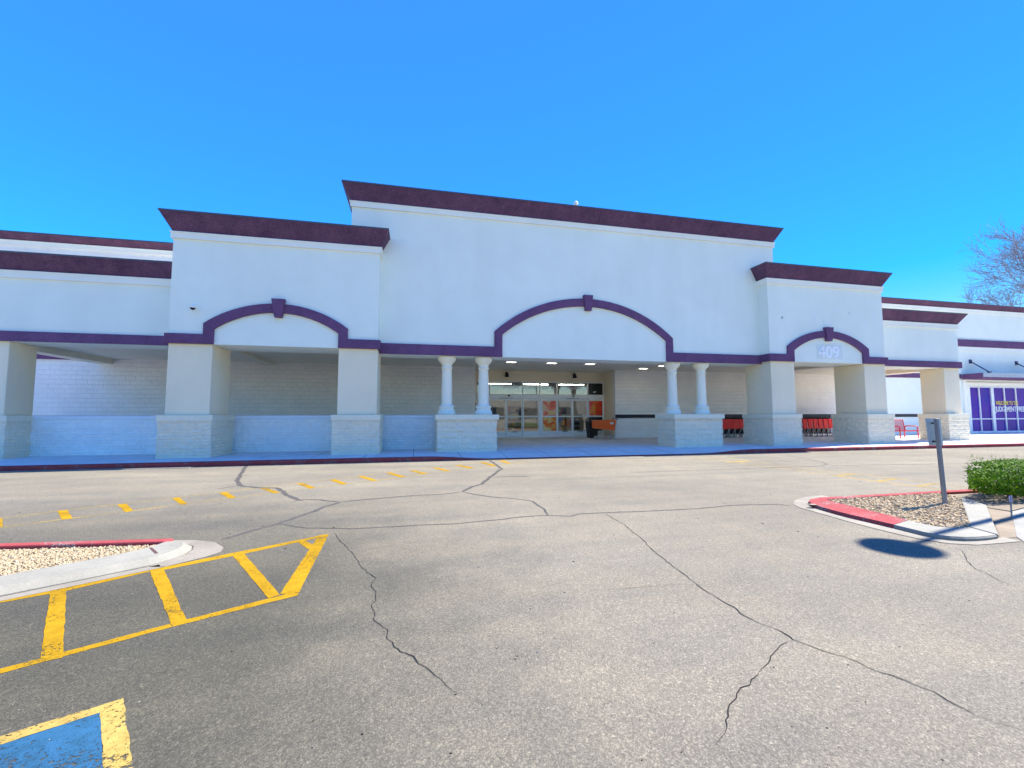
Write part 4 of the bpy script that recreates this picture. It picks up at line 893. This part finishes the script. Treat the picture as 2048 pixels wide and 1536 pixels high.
m.tube([(24.26, 19.17, 1.12), (26.84, 19.17, 1.12)], .024, 8); m.tube([(24.26, 19.03, .50), (26.84, 19.03, .50)], .02, 8)
for x in (24.26, 25.55, 26.84): m.tube([(x, 19.03, .48), (x, 19.10, .72), (x, 19.17, 1.14)], .022, 8)
build(m, 'backrest', REDM, t)

# ---------------------------------------------------------------- shopping carts
def make_cart(name, body, rim, label, group=None):
    t = thing(name, (0, 0, 0), label, 'shopping cart', group)
    # basket: front at -x narrower, rear at +x; z measured from the floor
    f0, f1 = -.55, .46
    def w(x): return .235 + .075 * (x - f0) / (f1 - f0)
    zt = lambda x: .985 + .03 * (x - f0); zb = lambda x: .60 - .12 * (x - f0)
    rear = lambda z: .46 + (z - .5) * .16; front = lambda z: f0 - (z - .6) * .05
    def P3(x, s, z): return (x, s * w(x), z)
    m = MB(); th = .012
    for s in (-1, 1):
        a = [P3(front(zb(f0)) , s, zb(f0)), P3(rear(zb(f1)), s, zb(f1)), P3(rear(zt(f1)), s * 1.04, zt(f1)), P3(front(zt(f0)), s * 1.04, zt(f0))]
        b = [(x, y - s * th, z) for x, y, z in a]; m.hexa(a, b)
    wf, wr = w(f0), w(f1)
    m.hexa([(front(.6), -wf + th, .6), (front(.6), wf - th, .6), (front(.985), wf * 1.04 - th, .985), (front(.985), -wf * 1.04 + th, .985)], [(front(.6) + th, -wf + th, .6), (front(.6) + th, wf - th, .6), (front(.985) + th, wf * 1.04 - th, .985), (front(.985) + th, -wf * 1.04 + th, .985)])
    m.hexa([(f0, -wf + th, .602), (f1, -wr + th, .482), (f1, wr - th, .482), (f0, wf - th, .602)], [(f0, -wf + th, .614), (f1, -wr + th, .494), (f1, wr - th, .494), (f0, wf - th, .614)])
    bk = build(m, 'basket', body, t)
    m = MB()
    for s in (-1, 1):
        pr = [P3(front(zb(f0)), s, zb(f0)), P3(rear(zb(f1)), s, zb(f1)), P3(rear(zt(f1)), s * 1.05, zt(f1)), P3(front(zt(f0)), s * 1.05, zt(f0))]
        pr = [(x, y + s * .006, z) for x, y, z in pr]
        m.tube(pr + [pr[0]], .021, 6)
        for k in range(1, 13):
            u = k / 13; x0 = pr[0][0] + (pr[1][0] - pr[0][0]) * u; x1 = pr[3][0] + (pr[2][0] - pr[3][0]) * u
            m.tube([(x0, s * (w(x0) + .004), zb(x0)), (x1, s * (w(x1) * 1.04 + .004), zt(x1))], .005, 4)
        for k in range(1, 6):
            u = k / 6; za = .6 + .385 * u; zc = zb(f1) + (zt(f1) - zb(f1)) * u
            m.tube([(front(za), s * (wf * (1 + .04 * u) + .004), za), (rear(zc), s * (wr * (1 + .04 * u) + .004), zc)], .005, 4)
    m.tube([(front(.985), -wf * 1.05, .985), (front(.985), wf * 1.05, .985)], .021, 6); m.tube([(front(.6), -wf, .6), (front(.6), wf, .6)], .021, 6)
    build(m, 'rim', rim, bk)
    m = MB(); m.box(.20, .40, -wr - .034, -wr - .024, .80, .90); build(m, 'label_plate', plain('cart_label', (.80, .76, .72), .4, bstr=0), bk)
    m = MB()
    for s in (-1, 1):
        y = s * .255
        m.tube([(-.46, y * .8, .16), (.30, y, .14), (.50, y * 1.05, .17), (.52, y * 1.1, .5), (.60, y * 1.15, 1.02)], .015, 7)
        m.tube([(.30, y, .14), (.10, y, .45), (-.02, y * .95, .56)], .012, 6)
    m.tube([(-.46, -.2, .16), (-.46, .2, .16)], .014, 7); m.tube([(.5, -.26, .17), (.5, .26, .17)], .014, 7); m.tube([(.52, -.28, .5), (.52, .28, .5)], .012, 7)
    for k in range(5): m.tube([(-.44, -.15 + .075 * k, .165), (.46, -.2 + .1 * k, .155)], .006, 5)
    build(m, 'chassis', CHROME, t, smooth=True)
    m = MB(); m.tube([(.60, -.30, 1.02), (.66, -.30, 1.08), (.66, .30, 1.08), (.60, .30, 1.02)], .019, 8); build(m, 'handle', DARK, t, smooth=True)
    m = MB(); m.hexa([(.42, -.24, .62), (.44, -.24, .62), (.44, .24, .62), (.42, .24, .62)], [(.50, -.26, .98), (.515, -.26, .98), (.515, .26, .98), (.50, .26, .98)]); build(m, 'child_seat', body, t)
    for x, y in ((-.44, -.19), (-.44, .19), (.48, -.25), (.48, .25)):
        m = MB(); vs = []
        for yy, rr in ((-.014, .05), (-.018, .062), (.018, .062), (.014, .05)): vs += [(x + rr * math.cos(2 * math.pi * k / 18), y + yy, .064 + rr * math.sin(2 * math.pi * k / 18)) for k in range(18)]
        m.add(vs, [(j * 18 + k, j * 18 + (k + 1) % 18, (j + 1) * 18 + (k + 1) % 18, (j + 1) * 18 + k) for j in range(3) for k in range(18)] + [tuple(range(18)), tuple(range(54, 72))])
        wh = build(m, 'wheel', plain('grey_rubber', (.42, .42, .42), .6, bstr=0), t)
        m = MB(); m.hexa([(x - .02, y - .026, .06), (x + .02, y - .026, .06), (x + .02, y + .026, .06), (x - .02, y + .026, .06)], [(x - .03, y - .026, .15), (x + .03, y - .026, .15), (x + .03, y + .026, .15), (x - .03, y + .026, .15)]); build(m, 'caster_fork', CHROME, wh)
    return t
ORB = plain('orange_plastic', (.98, .12, .008), .4, 0, .06, bstr=0, spec=.5); ORR = plain('orange_rim', (1.0, .22, .04), .35, 0, .05, bstr=0)
RDB = plain('red_plastic', (.92, .010, .008), .4, 0, .06, bstr=0, spec=.5); RDR = plain('red_rim', (.97, .05, .04), .35, 0, .05, bstr=0)
c1 = make_cart('shopping_cart', ORB, ORR, 'orange shopping cart standing alone right of the entrance doors'); c1.location = (9.88, 21.65, FZ)
c2 = make_cart('shopping_cart', RDB, RDR, 'x', 'red carts nested in the alcove')
for i in range(8):
    o = c2 if i == 0 else copy_tree(c2)
    o.location = (22.5 + .36 * i, 21.3, FZ); o.rotation_euler = (0, 0, math.pi)
    o['label'] = 'red shopping cart nested in the row between the two right tower pillars'
for i in range(4):
    o = copy_tree(c2); o.location = (17.0 + .42 * i, 21.5 + .05 * i, FZ); o.rotation_euler = (0, 0, math.pi)
    o['label'] = 'red shopping cart in the group between the right columns and the tower'; o['group'] = 'red carts left of the tower'

# ---------------------------------------------------------------- bare tree beyond the right roof
t = thing('bare_tree', (67.6, 30.0, 0), 'tall leafless tree rising behind the roof at the far right', 'tree')
rt_ = random.Random(5); tr = MB(); cr = MB()
def grow(p, d, L, rad, lev, mb):
    n = 4 if lev < 3 else 3; pts = [p]; rs = [rad]; q = p.copy(); dd = d.copy()
    for i in range(n):
        dd = (dd + Vector((rt_.gauss(0, .13), rt_.gauss(0, .13), rt_.gauss(.02, .10)))).normalized(); q = q + dd * (L / n); pts.append(q.copy()); rs.append(rad * (1 - .55 * (i + 1) / n))
    mb.tube(pts, rs, 6 if lev < 2 else (4 if lev < 4 else 3), cap=False)
    if lev >= 6: return
    nb_ = (8, 6, 5, 5, 4, 4)[lev]
    for k in range(nb_):
        u = .35 + .65 * (k + rt_.random() * .6) / nb_; i = min(n, max(1, int(u * n + .5))); b = pts[i]
        e_ = Vector(((b.x - 67.6) / 9.8, (b.y - 30) / 9.3, (b.z - 18.4) / 10.8))
        if lev > 0 and e_.length > 1: continue
        ax = dd.orthogonal().normalized(); ax.rotate(Matrix.Rotation(rt_.uniform(0, 6.28), 3, dd)); ang = rt_.uniform(.35, .85)
        nd_ = (dd * math.cos(ang) + ax * math.sin(ang)); nd_.z += .08; nd_.normalize()
        grow(b, nd_, L * rt_.uniform(.55, .78), max(.016, rs[i] * .60), lev + 1, cr)
grow(Vector((67.6, 30, -.1)), Vector((0, 0, 1)), 10.8, .42, 0, tr)
BARK = plain('grey_bark', (.34, .29, .29), .9, 0, .2, 8, 30, .3, .02)
build(tr, 'trunk', BARK, t); build(cr, 'crown', BARK, t)

# ---------------------------------------------------------------- what the glass doors mirror: the far side of the car park
t = thing('far_shop_building', (0, -46, 0), 'low beige shop building across the car park, mirrored in the doors', 'building')
m = MB(); m.box(-40, 50, -56, -46, 0, 5.2); m.box(-12, 2, -45.9, -44, 3.2, 6.4); build(m, 'walls', stucco('beige_wall', (.50, .43, .33)), t)
for i in range(10):
    x = -36 + i * 8.4; m = MB(); m.box(x, x + 5, -45.999, -45.95, .6, 3); build(m, 'window', plain('dark_window', (.03, .04, .05), .15, bstr=0), t)
for (x, y, s, lab) in ((-6.5, -20, 1.0, 'leafy green tree across the car park, mirrored in the left doors'), (9.0, -26, 1.2, 'larger leafy green tree across the car park, mirrored in the right doors')):
    t = thing('leafy_tree', (x, y, 0), lab, 'tree')
    m = MB(); m.tube([(x, y, -.05), (x + .1, y, 1.4), (x, y + .1, 2.6 * s)], [.16, .12, .07], 8); m.tube([(x, y, 1.6), (x + .8, y + .3, 2.8 * s)], [.08, .03], 6); m.tube([(x, y, 1.7), (x - .8, y - .3, 2.9 * s)], [.08, .03], 6); build(m, 'trunk', BARK, t)
    m = MB()
    for k in range(2600):
        v = Vector((rnd.gauss(0, 1), rnd.gauss(0, 1), rnd.gauss(0, .8)))
        if v.length > 1.9 or noise.noise(v * 1.6) < -.15: continue
        p = Vector((x, y, 3.6 * s)) + v * .95 * s; e1 = Vector((rnd.gauss(0, 1), rnd.gauss(0, 1), rnd.gauss(0, 1))).normalized(); e2 = e1.orthogonal().normalized(); q = .12 * s
        m.quad(tuple(p - e1 * q), tuple(p - e2 * q * .5), tuple(p + e1 * q), tuple(p + e2 * q * .5))
    build(m, 'crown', LEAF, t)

# ---------------------------------------------------------------- grit, twigs and leaf scraps lying on the paving
rd = random.Random(21); m = MB()
for k in range(420):
    y = .9 + 13 * rd.random() ** 1.7; x = rd.uniform(-.7, 1.35) * (y + .6); s = rd.uniform(.004, .012) * min(1, .35 + .12 * y); a = rd.uniform(0, 6.28); e = rd.uniform(.15, .7)
    c_, s_ = math.cos(a), math.sin(a)
    lo_ = [(x + c_ * px * s - s_ * py * s * e, y + s_ * px * s + c_ * py * s * e, .0005) for px, py in ((-1, -.4), (.2, -1), (1, .1), (.1, .9))]
    m.hexa(lo_, [(px * .8 + x * .2, py * .8 + y * .2, .001 + s * .5) for px, py, pz in lo_])
tag(build(m, 'paving_grit', island_random('grit', [(.03, .028, .022), (.06, .045, .03), (.10, .085, .06), (.30, .28, .24), (.42, .40, .36)], .9)), 'scattered dark grit and leaf scraps on the asphalt', 'grit', None, 'stuff')
